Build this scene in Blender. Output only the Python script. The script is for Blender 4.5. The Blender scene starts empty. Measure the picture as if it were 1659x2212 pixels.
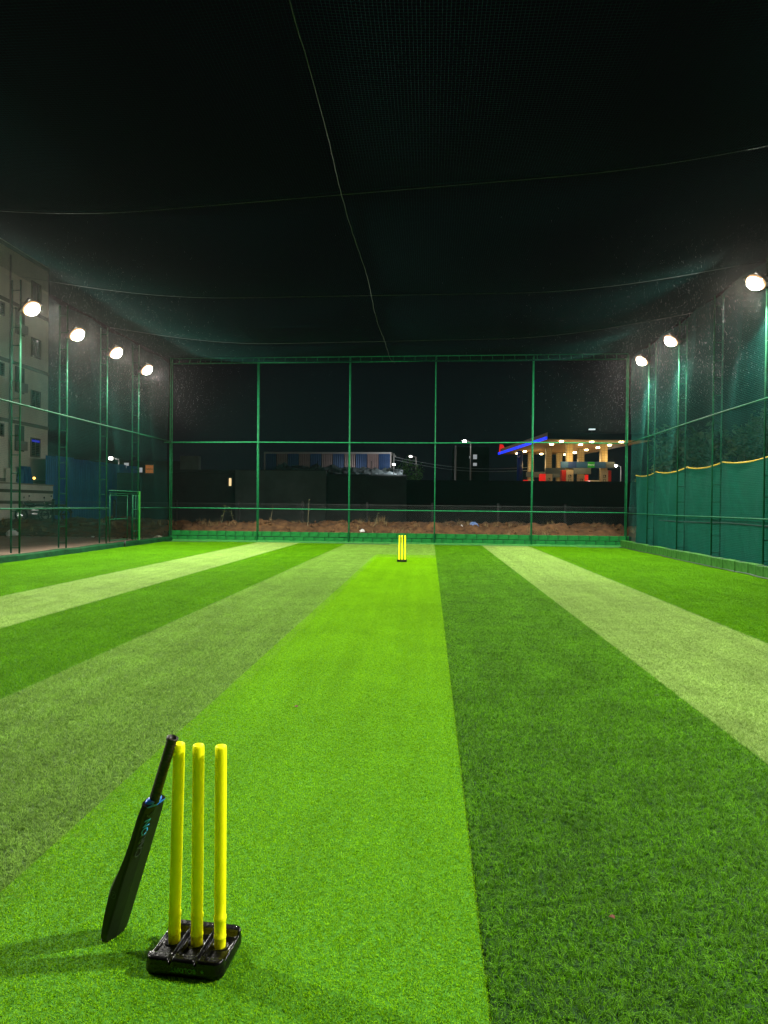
import bpy, bmesh, math, random
import numpy as np
from mathutils import Vector, Matrix, noise as mnoise

random.seed(7)
rng = np.random.default_rng(7)
C = bpy.context.scene.collection
S = bpy.context.scene
PI = math.pi

# ------------------------------------------------------------------ camera
H_CAM = 1.6
F_PX = 1450.0 / 1659.0            # focal length as a fraction of the picture width
cam_d = bpy.data.cameras.new('camera')
cam_d.sensor_fit = 'HORIZONTAL'
cam_d.sensor_width = 36.0
cam_d.lens = 36.0 * F_PX
cam_d.clip_start = 0.05
cam_d.clip_end = 1000.0
cam = bpy.data.objects.new('camera', cam_d)
C.objects.link(cam)
yaw = math.atan(98.5 / 1450.0)            # looks a little left of the pitch axis
pitch = -math.atan(14.0 / 1450.0)
roll = math.radians(0.6)
cam.matrix_world = (Matrix.Translation((0, 0, H_CAM)) @ Matrix.Rotation(yaw, 4, 'Z')
                    @ Matrix.Rotation(PI / 2 + pitch, 4, 'X') @ Matrix.Rotation(roll, 4, 'Z'))
S.camera = cam

# ------------------------------------------------------------------ night sky
w = bpy.data.worlds.new('World')
S.world = w
w.use_nodes = True
wn, wl = w.node_tree.nodes, w.node_tree.links
wn.clear()
wo = wn.new('ShaderNodeOutputWorld')
bg = wn.new('ShaderNodeBackground')
tc = wn.new('ShaderNodeTexCoord')
sx = wn.new('ShaderNodeSeparateXYZ')
rp = wn.new('ShaderNodeValToRGB')
wl.new(tc.outputs['Generated'], sx.inputs[0])
wl.new(sx.outputs['Z'], rp.inputs[0])
rp.color_ramp.elements[0].position = 0.0
rp.color_ramp.elements[0].color = (0.0034, 0.0044, 0.0062, 1)
rp.color_ramp.elements[1].position = 0.45
rp.color_ramp.elements[1].color = (0.0012, 0.0018, 0.0018, 1)
wl.new(rp.outputs[0], bg.inputs[0])
bg.inputs[1].default_value = 1.0
wl.new(bg.outputs[0], wo.inputs[0])

# ------------------------------------------------------------------ render look
S.view_settings.view_transform = 'Standard'
S.view_settings.look = 'None'
S.view_settings.gamma = 1.0
S.view_settings.exposure = 0.0
S.view_settings.use_curve_mapping = False
cy = S.cycles
cy.max_bounces = 5
cy.diffuse_bounces = 2
cy.glossy_bounces = 2
cy.transmission_bounces = 2
cy.transparent_max_bounces = 6
cy.volume_bounces = 0
cy.caustics_reflective = False
cy.caustics_refractive = False
cy.use_adaptive_sampling = True
cy.adaptive_threshold = 0.02
cy.sample_clamp_indirect = 4.0
cy.use_light_tree = True

LAMP_W = 800.0            # power of one floodlight
LEFT_LAMPS = [(6.0, 1.7), (14.6, 0.8), (17.5, 1.15), (19.85, 1.1), (22.4, 1.0), (24.9, 1.0)]
RIGHT_LAMPS = [(0.6, 0.05), (4.0, 1.7), (10.6, 0.15), (16.8, 1.3), (22.5, 1.0), (25.5, 1.0)]
HAZE = 0.0001

# ================================================================== helpers
def link(o, parent=None):
    C.objects.link(o)
    if parent is not None:
        o.parent = parent
    return o

def tag(o, label=None, cat=None, group=None, kind=None):
    if label: o['label'] = label
    if cat: o['category'] = cat
    if group: o['group'] = group
    if kind: o['kind'] = kind
    return o

def empty(name, loc=(0, 0, 0), rz=0.0, parent=None):
    o = bpy.data.objects.new(name, None)
    o.empty_display_size = 0.1
    o.location = loc
    o.rotation_euler = (0, 0, rz)
    return link(o, parent)

def copy_tree(o, parent=None):
    c = o.copy()
    link(c)
    if parent is not None:
        c.parent = parent
    for ch in list(o.children):
        copy_tree(ch, c)
    return c

class MB:
    """collects verts and faces; build() links them as ONE mesh object"""
    def __init__(s):
        s.v, s.f, s.n = [], [], 0
    def add(s, verts, faces):
        s.v.extend([tuple(p) for p in verts])
        s.f.extend([tuple(i + s.n for i in f) for f in faces])
        s.n += len(verts)
        return s
    def box(s, x0, x1, y0, y1, z0, z1, M=None):
        p = [(x0, y0, z0), (x1, y0, z0), (x1, y1, z0), (x0, y1, z0), (x0, y0, z1), (x1, y0, z1), (x1, y1, z1), (x0, y1, z1)]
        if M is not None: p = [M @ Vector(q) for q in p]
        return s.add(p, [(0, 3, 2, 1), (4, 5, 6, 7), (0, 1, 5, 4), (1, 2, 6, 5), (2, 3, 7, 6), (3, 0, 4, 7)])
    def tube(s, pts, r, n=8, caps=True):
        pts = [Vector(p) for p in pts]
        rr = r if isinstance(r, (list, tuple)) else [r] * len(pts)
        vs, fs = [], []
        up = None
        for i, p in enumerate(pts):
            t = (pts[min(i + 1, len(pts) - 1)] - pts[max(i - 1, 0)]).normalized()
            if up is None:
                up = Vector((0, 0, 1)) if abs(t.z) < 0.9 else Vector((1, 0, 0))
            a = t.cross(up).normalized(); b = a.cross(t).normalized(); up = b
            for k in range(n):
                an = 2 * PI * k / n
                vs.append(p + (a * math.cos(an) + b * math.sin(an)) * rr[i])
        for i in range(len(pts) - 1):
            for k in range(n):
                k2 = (k + 1) % n
                fs.append((i * n + k, i * n + k2, (i + 1) * n + k2, (i + 1) * n + k))
        if caps:
            fs.append(tuple(range(n - 1, -1, -1)))
            fs.append(tuple((len(pts) - 1) * n + k for k in range(n)))
        return s.add(vs, fs)
    def build(s, name, m, parent=None, smooth=False, bevel=0.0, seg=2):
        me = bpy.data.meshes.new(name)
        me.from_pydata(s.v, [], s.f)
        me.validate()
        if isinstance(m, (list, tuple)):
            for q in m: me.materials.append(q)
        elif m: me.materials.append(m)
        if smooth:
            me.shade_smooth()
        o = bpy.data.objects.new(name, me)
        if bevel:
            b = o.modifiers.new('bevel', 'BEVEL'); b.width = bevel; b.segments = seg; b.limit_method = 'ANGLE'
        return link(o, parent)

def box_obj(name, m, x0, x1, y0, y1, z0, z1, parent=None, bevel=0.0, M=None):
    return MB().box(x0, x1, y0, y1, z0, z1, M).build(name, m, parent, bevel=bevel)

def np_mesh(name, verts, faces, m, parent=None, smooth=False):
    me = bpy.data.meshes.new(name)
    verts = np.asarray(verts, dtype=np.float32); faces = np.asarray(faces, dtype=np.int32)
    k = faces.shape[1]
    me.vertices.add(len(verts)); me.vertices.foreach_set('co', verts.ravel())
    me.loops.add(faces.size); me.loops.foreach_set('vertex_index', faces.ravel())
    me.polygons.add(len(faces))
    me.polygons.foreach_set('loop_start', np.arange(0, faces.size, k, dtype=np.int32))
    me.polygons.foreach_set('loop_total', np.full(len(faces), k, dtype=np.int32))
    me.update(calc_edges=True)
    if m: me.materials.append(m)
    if smooth: me.shade_smooth()
    o = bpy.data.objects.new(name, me)
    return link(o, parent)

# ================================================================== materials
MATS = {}
def mat(name, col, rough=0.6, spec=0.4, metal=0.0, var=0.0, vscale=6.0, col2=None, bump=0.0, bscale=30.0,
        emit=None, estr=0.0, trans=0.0, coat=0.0, stretch=None):
    if name in MATS: return MATS[name]
    m = bpy.data.materials.new(name); m.use_nodes = True
    nt = m.node_tree; N, L = nt.nodes, nt.links
    b = N['Principled BSDF']
    b.inputs['Base Color'].default_value = (*col, 1)
    b.inputs['Roughness'].default_value = rough
    b.inputs['Specular IOR Level'].default_value = spec
    b.inputs['Metallic'].default_value = metal
    b.inputs['Coat Weight'].default_value = coat
    b.inputs['Coat Roughness'].default_value = 0.15
    if trans: b.inputs['Transmission Weight'].default_value = trans
    tcn = N.new('ShaderNodeTexCoord')
    src = tcn.outputs['Object']
    if stretch:
        mp = N.new('ShaderNodeMapping'); mp.inputs['Scale'].default_value = stretch
        L.new(src, mp.inputs[0]); src = mp.outputs[0]
    if var or col2:
        n = N.new('ShaderNodeTexNoise'); n.inputs['Scale'].default_value = vscale
        n.inputs['Detail'].default_value = 6; n.inputs['Roughness'].default_value = 0.65
        L.new(src, n.inputs['Vector'])
        r = N.new('ShaderNodeValToRGB')
        r.color_ramp.elements[0].position = 0.34; r.color_ramp.elements[1].position = 0.68
        c2 = col2 if col2 else tuple(min(1, c * (1 + var)) for c in col)
        c1 = col if col2 else tuple(c * (1 - var) for c in col)
        r.color_ramp.elements[0].color = (*c1, 1); r.color_ramp.elements[1].color = (*c2, 1)
        L.new(n.outputs['Fac'], r.inputs[0]); L.new(r.outputs[0], b.inputs['Base Color'])
    if bump:
        n2 = N.new('ShaderNodeTexNoise'); n2.inputs['Scale'].default_value = bscale; n2.inputs['Detail'].default_value = 5
        L.new(src, n2.inputs['Vector'])
        bp = N.new('ShaderNodeBump'); bp.inputs['Strength'].default_value = bump; bp.inputs['Distance'].default_value = 0.02
        L.new(n2.outputs['Fac'], bp.inputs['Height']); L.new(bp.outputs[0], b.inputs['Normal'])
    if emit:
        b.inputs['Emission Color'].default_value = (*emit, 1)
        b.inputs['Emission Strength'].default_value = estr
    MATS[name] = m
    return m

def turf_mat(name, col, tip, rough=0.45, spec=0.35, patch=0.18):
    m = bpy.data.materials.new(name); m.use_nodes = True
    nt = m.node_tree; N, L = nt.nodes, nt.links
    b = N['Principled BSDF']
    b.inputs['Roughness'].default_value = rough
    b.inputs['Specular IOR Level'].default_value = spec
    at = N.new('ShaderNodeAttribute'); at.attribute_name = 'tint'
    r = N.new('ShaderNodeValToRGB')
    r.color_ramp.elements[0].color = (*col, 1); r.color_ramp.elements[1].color = (*tip, 1)
    L.new(at.outputs['Fac'], r.inputs[0])
    geo = N.new('ShaderNodeNewGeometry')
    n1 = N.new('ShaderNodeTexNoise'); n1.inputs['Scale'].default_value = 2.2; n1.inputs['Detail'].default_value = 7; n1.inputs['Roughness'].default_value = 0.7
    L.new(geo.outputs['Position'], n1.inputs['Vector'])
    mr = N.new('ShaderNodeMapRange'); mr.inputs['From Min'].default_value = 0.3; mr.inputs['From Max'].default_value = 0.7
    mr.inputs['To Min'].default_value = 1 - patch; mr.inputs['To Max'].default_value = 1 + patch
    L.new(n1.outputs['Fac'], mr.inputs[0])
    mx = N.new('ShaderNodeVectorMath'); mx.operation = 'SCALE'
    L.new(r.outputs[0], mx.inputs[0]); L.new(mr.outputs[0], mx.inputs['Scale'])
    L.new(mx.outputs[0], b.inputs['Base Color'])
    # brushed lanes along the rolls and worn, flattened patches
    mp = N.new('ShaderNodeMapping'); mp.inputs['Scale'].default_value = (5.0, 0.22, 1)
    L.new(geo.outputs['Position'], mp.inputs[0])
    n3 = N.new('ShaderNodeTexNoise'); n3.inputs['Scale'].default_value = 1.0; n3.inputs['Detail'].default_value = 4
    L.new(mp.outputs[0], n3.inputs['Vector'])
    n4 = N.new('ShaderNodeTexNoise'); n4.inputs['Scale'].default_value = 0.55; n4.inputs['Detail'].default_value = 5; n4.inputs['Distortion'].default_value = 0.8
    L.new(geo.outputs['Position'], n4.inputs['Vector'])
    ad = N.new('ShaderNodeMath'); ad.operation = 'ADD'; L.new(n3.outputs['Fac'], ad.inputs[0]); L.new(n4.outputs['Fac'], ad.inputs[1])
    m3 = N.new('ShaderNodeMapRange'); m3.inputs['From Min'].default_value = 0.7; m3.inputs['From Max'].default_value = 1.3
    m3.inputs['To Min'].default_value = 0.86; m3.inputs['To Max'].default_value = 1.14
    L.new(ad.outputs[0], m3.inputs[0])
    mx2 = N.new('ShaderNodeVectorMath'); mx2.operation = 'SCALE'; L.new(mx.outputs[0], mx2.inputs[0]); L.new(m3.outputs[0], mx2.inputs['Scale'])
    mx = mx2
    L.new(mx.outputs[0], b.inputs['Base Color'])
    tr = N.new('ShaderNodeBsdfTranslucent'); L.new(mx.outputs[0], tr.inputs[0])
    ms = N.new('ShaderNodeMixShader'); ms.inputs[0].default_value = 0.25
    L.new(b.outputs[0], ms.inputs[1]); L.new(tr.outputs[0], ms.inputs[2])
    L.new(ms.outputs[0], N['Material Output'].inputs[0])
    return m

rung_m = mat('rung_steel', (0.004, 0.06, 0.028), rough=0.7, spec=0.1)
shaded_pipe = mat('green_pipe_shaded', (0.003, 0.065, 0.028), rough=0.65, spec=0.12, var=0.35, vscale=9)  # same green paint, with the dimmer light at the sides put into its colour
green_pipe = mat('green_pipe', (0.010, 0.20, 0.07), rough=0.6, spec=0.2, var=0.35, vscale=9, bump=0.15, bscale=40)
green_block = mat('green_block_paint', (0.007, 0.14, 0.024), rough=0.7, spec=0.15, var=0.3, vscale=5, bump=0.6, bscale=22)
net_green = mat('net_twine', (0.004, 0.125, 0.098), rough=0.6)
dirt_m = mat('red_dirt', (0.05, 0.023, 0.009), rough=0.95, col2=(0.15, 0.074, 0.026), vscale=3.5, bump=0.9, bscale=9)
sand_m = mat('sandy_track', (0.20, 0.13, 0.09), rough=0.95, col2=(0.36, 0.26, 0.19), vscale=1.6, bump=0.7, bscale=6, stretch=(0.5, 2.5, 1))
soil_m = mat('dark_soil', (0.03, 0.024, 0.018), rough=0.95, var=0.4, vscale=0.8, bump=0.6, bscale=5)
black_pl = mat('black_plastic', (0.0025, 0.0025, 0.0025), rough=0.24, spec=0.28, bump=0.10, bscale=90)
mortar_m = mat('dark_mortar', (0.003, 0.03, 0.01), rough=0.9)

# ================================================================== ground
def sheet(name, m, x0, x1, y0, y1, z, kind='structure', parent=None):
    o = MB().add([(x0, y0, z), (x1, y0, z), (x1, y1, z), (x0, y1, z)], [(0, 1, 2, 3)]).build(name, m, parent)
    return tag(o, kind=kind)

ground = sheet('ground', soil_m, -140, 140, -60, 150, -0.03)
track = sheet('sandy_ground', sand_m, -40, -11.05, -8, 30.5, -0.012)

XL, XR, YB, Y0 = -11.1, 8.05, 28.05, -7.0
court = sheet('court_base', mat('court_base', (0.02, 0.06, 0.015), rough=0.95, var=0.3), XL - 0.1, XR + 0.4, Y0, YB + 0.1, -0.004)

# -------- turf: every strip is a backing sheet plus instanced blades
def blade_tile(name, size, dens, h, wid, lean, curl, m, seg=2):
    n = int(dens * size * size)
    x = rng.uniform(-size / 2, size / 2, n); y = rng.uniform(-size / 2, size / 2, n)
    an = rng.uniform(0, 2 * PI, n)
    # clumping direction field so the pile lies in little swirls
    la = rng.uniform(0, 2 * PI, n) * (0.5 if h > 0.015 else 1.0)
    for q in range(14):                      # irregular but seamless direction field
        kx, ky = rng.integers(-14, 15, 2)
        la += 1.1 * np.sin(2 * PI * (kx * x + ky * y) / size + rng.uniform(0, 2 * PI))
    hh = h * rng.uniform(0.65, 1.15, n)
    wv_ = np.zeros(n)
    for q in range(16):                      # thicker and thinner tufts
        kx, ky = rng.integers(-26, 27, 2)
        wv_ += np.sin(2 * PI * (kx * x + ky * y) / size + rng.uniform(0, 2 * PI))
    hh = hh * (1 + 0.11 * np.clip(wv_, -4, 4) * (1 if h > 0.015 else 0.6))
    ll = lean * rng.uniform(0.3, 1.2, n) * h
    dx, dy = np.cos(la) * ll, np.sin(la) * ll
    wx, wy = np.cos(an) * wid / 2, np.sin(an) * wid / 2
    V, lv = [], seg + 1
    ks = np.linspace(0, 1, lv)
    pts = []
    for k in ks:
        bend = k ** 1.6
        cx, cyy = x + dx * bend, y + dy * bend
        cz = hh * (k - curl * k ** 3)
        t = 1 - 0.75 * k
        pts.append(np.stack([cx - wx * t, cyy - wy * t, cz], 1))
        pts.append(np.stack([cx + wx * t, cyy + wy * t, cz], 1))
    P = np.stack(pts, 1).reshape(-1, 3)
    nv = lv * 2
    base = (np.arange(n) * nv)[:, None]
    F = np.concatenate([base + np.array([2 * i, 2 * i + 1, 2 * i + 3, 2 * i + 2]) for i in range(seg)], 0)
    o = np_mesh(name, P, F, m)
    tint = np.repeat(np.clip(rng.normal(0.45, 0.34, n), 0, 1), nv)
    a = o.data.attributes.new('tint', 'FLOAT', 'POINT')
    a.data.foreach_set('value', tint.astype(np.float32))
    return o

def tile_over(o, nx, ny, size, x0, y0, seed):
    """geometry nodes: repeat the object's own blades over a grid, turned by random quarter turns"""
    ng = bpy.data.node_groups.new('turf_scatter', 'GeometryNodeTree')
    ng.interface.new_socket('Geometry', in_out='INPUT', socket_type='NodeSocketGeometry')
    ng.interface.new_socket('Geometry', in_out='OUTPUT', socket_type='NodeSocketGeometry')
    N, L = ng.nodes, ng.links
    gi, go = N.new('NodeGroupInput'), N.new('NodeGroupOutput')
    grid = N.new('GeometryNodeMeshGrid')
    grid.inputs['Size X'].default_value = size * (nx - 1); grid.inputs['Size Y'].default_value = size * (ny - 1)
    grid.inputs['Vertices X'].default_value = nx; grid.inputs['Vertices Y'].default_value = ny
    tf = N.new('GeometryNodeTransform')
    tf.inputs['Translation'].default_value = (x0 + size * nx / 2, y0 + size * ny / 2, 0)
    L.new(grid.outputs[0], tf.inputs['Geometry'])
    iop = N.new('GeometryNodeInstanceOnPoints')
    L.new(tf.outputs[0], iop.inputs['Points'])
    gti = N.new('GeometryNodeGeometryToInstance'); L.new(gi.outputs[0], gti.inputs[0])
    L.new(gi.outputs[0], iop.inputs['Instance'])
    N.remove(gti)
    rv = N.new('FunctionNodeRandomValue'); rv.data_type = 'INT'
    rv.inputs[4].default_value = 0; rv.inputs[5].default_value = 3; rv.inputs['Seed'].default_value = seed
    mu = N.new('ShaderNodeMath'); mu.operation = 'MULTIPLY'; mu.inputs[1].default_value = PI / 2
    L.new(rv.outputs[2], mu.inputs[0])
    cx = N.new('ShaderNodeCombineXYZ'); L.new(mu.outputs[0], cx.inputs['Z'])
    L.new(cx.outputs[0], iop.inputs['Rotation'])
    L.new(iop.outputs[0], go.inputs[0])
    md = o.modifiers.new('scatter', 'NODES'); md.node_group = ng

T_PITCH = turf_mat('turf_lime', (0.06, 0.21, 0.001), (0.36, 0.74, 0.002), rough=0.65, spec=0.04, patch=0.08)
T_DARK = turf_mat('turf_dark', (0.005, 0.055, 0.001), (0.18, 0.50, 0.003), rough=0.5, spec=0.10, patch=0.3)
T_MID = turf_mat('turf_green', (0.03, 0.14, 0.001), (0.17, 0.44, 0.002), rough=0.6, spec=0.05, patch=0.18)
T_OLIVE = turf_mat('turf_olive', (0.06, 0.15, 0.008), (0.36, 0.63, 0.10), rough=0.55, spec=0.10, patch=0.16)
T_PALE = turf_mat('turf_pale', (0.13, 0.25, 0.035), (0.46, 0.66, 0.18), rough=0.55, spec=0.10, patch=0.16)

STRIPS = [  # x0, x1, blade material, backing colour
    (-11.05, -9.15, T_MID, (0.02, 0.10, 0.003)),
    (-9.15, -7.15, T_MID, (0.02, 0.10, 0.003)),
    (-7.15, -5.35, T_PALE, (0.10, 0.18, 0.03)),
    (-5.35, -3.43, T_MID, (0.02, 0.10, 0.003)),
    (-3.43, -1.60, T_OLIVE, (0.04, 0.10, 0.01)),
    (-1.60, 0.207, T_OLIVE, (0.04, 0.10, 0.01)),
    (0.207, 2.13, T_DARK, (0.01, 0.06, 0.003)),
    (2.13, 4.02, T_PALE, (0.10, 0.18, 0.03)),
    (4.02, 5.95, T_MID, (0.02, 0.10, 0.003)),
    (5.95, 7.85, T_MID, (0.02, 0.10, 0.003)),
]
for i, (x0, x1, tm, bc) in enumerate(STRIPS):
    nx = 2; size = (x1 - x0) / nx
    yb, ye = (0.5, YB - 0.2)
    if -1.7 < x0 < 0: yb = 20.5
    ny = int((ye - yb) / size)
    st = sheet('turf_strip', mat('turf_backing_%d' % i, bc, rough=0.9, var=0.3, vscale=14), x0 + 0.004, x1 - 0.004, Y0, ye, 0.0)
    bl = blade_tile('grass_blades', size, 33000, 0.024, 0.0027, 1.1, 0.35, tm)
    bl.location.z = 0.0
    tile_over(bl, nx, ny, size, x0, yb, i)
    bl.parent = st
    tag(bl, kind='stuff')
px0, px1 = -1.72, 0.207
st = sheet('pitch_mat', mat('pitch_backing', (0.06, 0.24, 0.005), rough=0.9), px0, px1 - 0.006, Y0, 21.7, 0.012)
size = (px1 - px0) / 2
bl = blade_tile('grass_blades', size, 76000, 0.0085, 0.0023, 0.9, 0.4, T_PITCH)
bl.location.z = 0.012
tile_over(bl, 2, int((21.7 - 0.6) / size), size, px0, 21.7 - size * int((21.7 - 0.6) / size), 77)
bl.parent = st
tag(bl, kind='stuff')

# ================================================================== posts, rails and nets
def make_post(z_top, label, group, rung0=0.35, step=0.5, depth=0.24, z0=0.2, gm_=None):
    gm_ = gm_ or shaded_pipe
    t = empty('net_post')
    tag(t, label, 'post', group)
    MB().tube([(0, 0, z0), (0, 0, z_top)], 0.024, 8).build('pipe', gm_, t, smooth=True)
    MB().tube([(-depth, 0, z0), (-depth, 0, z_top)], 0.024, 8).build('pipe', gm_, t, smooth=True)
    z = z0 + rung0 - 0.2
    base = None
    while z < z_top:
        if base is None:
            base = MB().tube([(-depth, 0, 0), (0, 0, 0)], 0.012, 6).build('rung', rung_m, t, smooth=True)
            base.location.z = z
        else:
            r = base.copy(); link(r, t); r.location.z = z
        z += step * random.uniform(0.94, 1.06)
    return t

left_posts = [Y0 + 0.3, -3.0, 0.5, 3.2, 6.0, 8.9, 12.0, 14.6, 17.5, 19.85, 22.4, 24.9]
right_posts = [Y0 + 0.3, -3.0, 0.5, 4.0, 7.3, 10.6, 13.7, 16.8, 19.8, 22.5, 25.5]
desc_left = {17.5: 'ladder shaped green post before the apartment block, under the nearest left floodlight',
             19.85: 'ladder shaped green post under the second floodlight, before the blue sheet wall',
             22.4: 'ladder shaped green post at the near side of the small gate',
             24.9: 'ladder shaped green post at the far side of the small gate'}
desc_right = {16.8: 'green post by the right picture edge under the big floodlight',
              19.8: 'ladder shaped green post without a lamp before the green shade cloth',
              22.5: 'ladder shaped green post under the higher of the two far right floodlights',
              25.5: 'ladder shaped green post under the far right floodlight nearest the corner'}
for y in left_posts:
    if y < 13: continue
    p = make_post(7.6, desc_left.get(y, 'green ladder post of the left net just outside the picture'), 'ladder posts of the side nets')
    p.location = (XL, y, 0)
for y in right_posts:
    if y < 13: continue
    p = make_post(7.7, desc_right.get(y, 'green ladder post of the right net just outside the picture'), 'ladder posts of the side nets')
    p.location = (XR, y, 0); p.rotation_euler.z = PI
back_x = [(-11.1, 'green corner post where left net meets back net'),
          (-7.3, 'second green post of the back net from the left corner'),
          (-3.39, 'third green post of the back net, left of the far stumps'),
          (0.21, 'green post of the back net just right of the far stumps'),
          (4.21, 'green post of the back net in front of the petrol station'),
          (8.03, 'green corner post beside the end of the shade cloth')]
for x, lb in back_x:
    p = make_post(7.82, lb, 'posts of the back net', depth=0.2, z0=0.02, gm_=green_pipe)
    p.location = (x, YB, 0); p.rotation_euler.z = -PI / 2
    p.rotation_euler.x = random.uniform(-0.002, 0.002)

def rail(name, pts, r, label, group=None):
    o = MB().tube(pts, r, 8).build(name, green_pipe if 'back net' in label else shaded_pipe, None, smooth=True)
    return tag(o, label, 'rail', group)

def wob(a, b, n, amp):
    a, b = Vector(a), Vector(b)
    return [a.lerp(b, i / n) + Vector((0, 0, random.uniform(-amp, amp))) for i in range(n + 1)]
rail('rail', wob((XL - 0.25, YB - 0.05, 4.22), (XR, YB - 0.05, 4.25), 5, 0.02), 0.026, 'green middle rail across the back net', 'horizontal rails')
rail('rail', wob((XL, YB - 0.05, 1.41), (XR, YB - 0.05, 1.40), 5, 0.012), 0.02, 'thin green lower rail across the back net', 'horizontal rails')
rail('rail', wob((XL + 0.04, 2, 4.22), (XL + 0.04, YB, 4.22), 9, 0.02), 0.022, 'green middle rail along the left net', 'horizontal rails')
rail('rail', wob((XL + 0.04, 2, 1.41), (XL + 0.04, 22.5, 1.41), 7, 0.01), 0.02, 'green lower rail along the left net up to the gate', 'horizontal rails')
rail('rail', [(XL + 0.04, 24.9, 1.41), (XL + 0.04, YB, 1.41)], 0.02, 'short green lower rail between gate and corner post', 'horizontal rails')
rail('rail', wob((XR - 0.04, 2, 4.27), (XR - 0.04, YB, 4.25), 9, 0.02), 0.022, 'green middle rail along the right net above the shade cloth', 'horizontal rails')
rail('rail', wob((XR - 0.04, 2, 1.33), (XR - 0.04, YB, 1.38), 9, 0.01), 0.02, 'green lower rail along the right net in front of shade cloth', 'horizontal rails')
# top truss of the back net
tt = empty('top_truss', (0, YB, 7.56)); tag(tt, 'ladder shaped green top truss of the back net under the roof', 'truss')
MB().tube([(XL, 0, 0), (XR, 0, 0.12)], 0.024, 8).build('chord', green_pipe, tt, smooth=True)
MB().tube([(XL, 0.12, 0.24), (XR, 0.12, 0.36)], 0.02, 8).build('chord', green_pipe, tt, smooth=True)
rg = None
for i in range(42):
    x = XL + 0.35 + i * 0.458
    zz = 0.12 * (x - XL) / (XR - XL)
    if rg is None:
        rg = MB().tube([(0, 0, 0), (0, 0.1, 0.24)], 0.012, 6).build('rung', green_pipe, tt, smooth=True)
        rg.location = (x, 0.02, zz)
    else:
        r = rg.copy(); link(r, tt); r.location = (x, 0.02, zz)

# ---- netting as real twine
def ribbon(P, r):
    """P: (n_strands, n_pts, 3) -> 3 sided twine verts and quads"""
    ns, npt, _ = P.shape
    T = np.gradient(P, axis=1); T /= np.linalg.norm(T, axis=2, keepdims=True)
    up = np.where(np.abs(T[..., 2:3]) < 0.9, np.array([0, 0, 1.0]), np.array([1.0, 0, 0]))
    A = np.cross(T, up); A /= np.linalg.norm(A, axis=2, keepdims=True)
    B = np.cross(A, T)
    ring = [P + r * (math.cos(a) * A + math.sin(a) * B) for a in (0.5, 0.5 + 2 * PI / 3, 0.5 + 4 * PI / 3)]
    V = np.stack(ring, 2).reshape(-1, 3)
    idx = (np.arange(ns)[:, None, None] * npt + np.arange(npt - 1)[None, :, None]) * 3
    F = []
    for k in range(3):
        k2 = (k + 1) % 3
        F.append(np.stack([idx + k, idx + k2, idx + 3 + k2, idx + 3 + k], -1).reshape(-1, 4))
    return V, np.concatenate(F, 0)

def net(name, fn, u0, u1, v0, v1, su, sv, nu, nv, r, label, parent=None, m=None):
    us = np.arange(u0, u1, su); vs = np.arange(v0, v1, sv)
    uu = np.linspace(u0, u1, nu); vv = np.linspace(v0, v1, nv)
    A = fn(np.repeat(us[:, None], nv, 1), np.repeat(vv[None, :], len(us), 0))
    B = fn(np.repeat(uu[None, :], len(vs), 0), np.repeat(vs[:, None], nu, 1))
    V1, F1 = ribbon(A, r); V2, F2 = ribbon(B, r)
    o = np_mesh(name, np.concatenate([V1, V2]), np.concatenate([F1, F2 + len(V1)]), m or net_green, parent)
    return tag(o, label, 'net')

def side_fn(x0, sgn):
    def f(y, z):
        b = 0.10 * np.sin(y * 0.9 + 0.4 * z) * np.sin(z * 0.42) + 0.03 * np.sin(y * 3.1)
        dz = 0.05 * np.sin(y * 2.15) * np.clip((z - 4.2) / 3, 0, 1)
        return np.stack([x0 + sgn * np.abs(b) * 1.0, y, z + dz], -1)
    return f
M = 0.046
net('side_net', side_fn(XL - 0.06, -1), Y0, YB, 0.18, 7.6, M, M, 70, 16, 0.0012, 'dark green knotted net along the left side under the left lamps')
net('side_net', side_fn(XR + 0.06, 1), Y0, YB, 0.25, 7.7, M, M, 70, 16, 0.0016, 'dark green knotted net along the right side above the shade cloth')
def back_fn(x, z):
    return np.stack([x, YB - 0.04 + 0.05 * np.sin(x * 0.8) * np.sin(z * 0.4), z + 0.02 * np.sin(x * 1.7)], -1)
net('back_net', back_fn, XL, XR, 0.1, 7.6, M, M, 50, 14, 0.001, 'fine dark green net across the far end between the posts', m=mat('net_twine_shaded_back', (0.003, 0.042, 0.034), rough=0.8, spec=0.1))  # same twine as the side nets, shade put into the colour

CAB_Y = [3.0, 11.6, 17.2, 22.0]      # where the cross cables hang at mid span
def cab_y(i, x):
    slope = [-0.10, -0.13, -0.02, -0.06][i]
    return CAB_Y[i] + slope * (x + 1.5)
def roof_h(x, y):
    ex = np.clip(np.minimum(x - XL, XR - x), 0, 6) / 6.0
    h = 7.66 - 0.68 * np.sin(ex * PI / 2) * np.clip((YB - y) / 5.5, 0, 1) ** 0.7
    d = np.full_like(x, 9.0)
    for i in range(4):
        d = np.minimum(d, np.abs(y - (CAB_Y[i] + [-0.10, -0.13, -0.02, -0.06][i] * (x + 1.5))))
    d = np.minimum(d, (YB - y) * 1.0)
    sag = 0.16 * (1 - np.exp(-(d / 1.2) ** 1.2)) * np.clip(ex * 2.2, 0, 1)
    dc = np.abs(x + 1.55)
    sag = sag * (1 - 0.8 * np.exp(-(dc / 1.0) ** 1.3))
    return h - sag
def roof_fn(x, y):
    return np.stack([x, y, roof_h(x, y) + 0.01], -1)
net('roof_net', roof_fn, XL, XR, Y0, YB, M, M, 60, 90, 0.0012, 'dark green roof net sagging between its cables overhead', m=mat('net_twine_shaded_roof', (0.0018, 0.036, 0.032), rough=0.85, spec=0.1))  # same twine again, darkened to paint in the unlit roof

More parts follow.
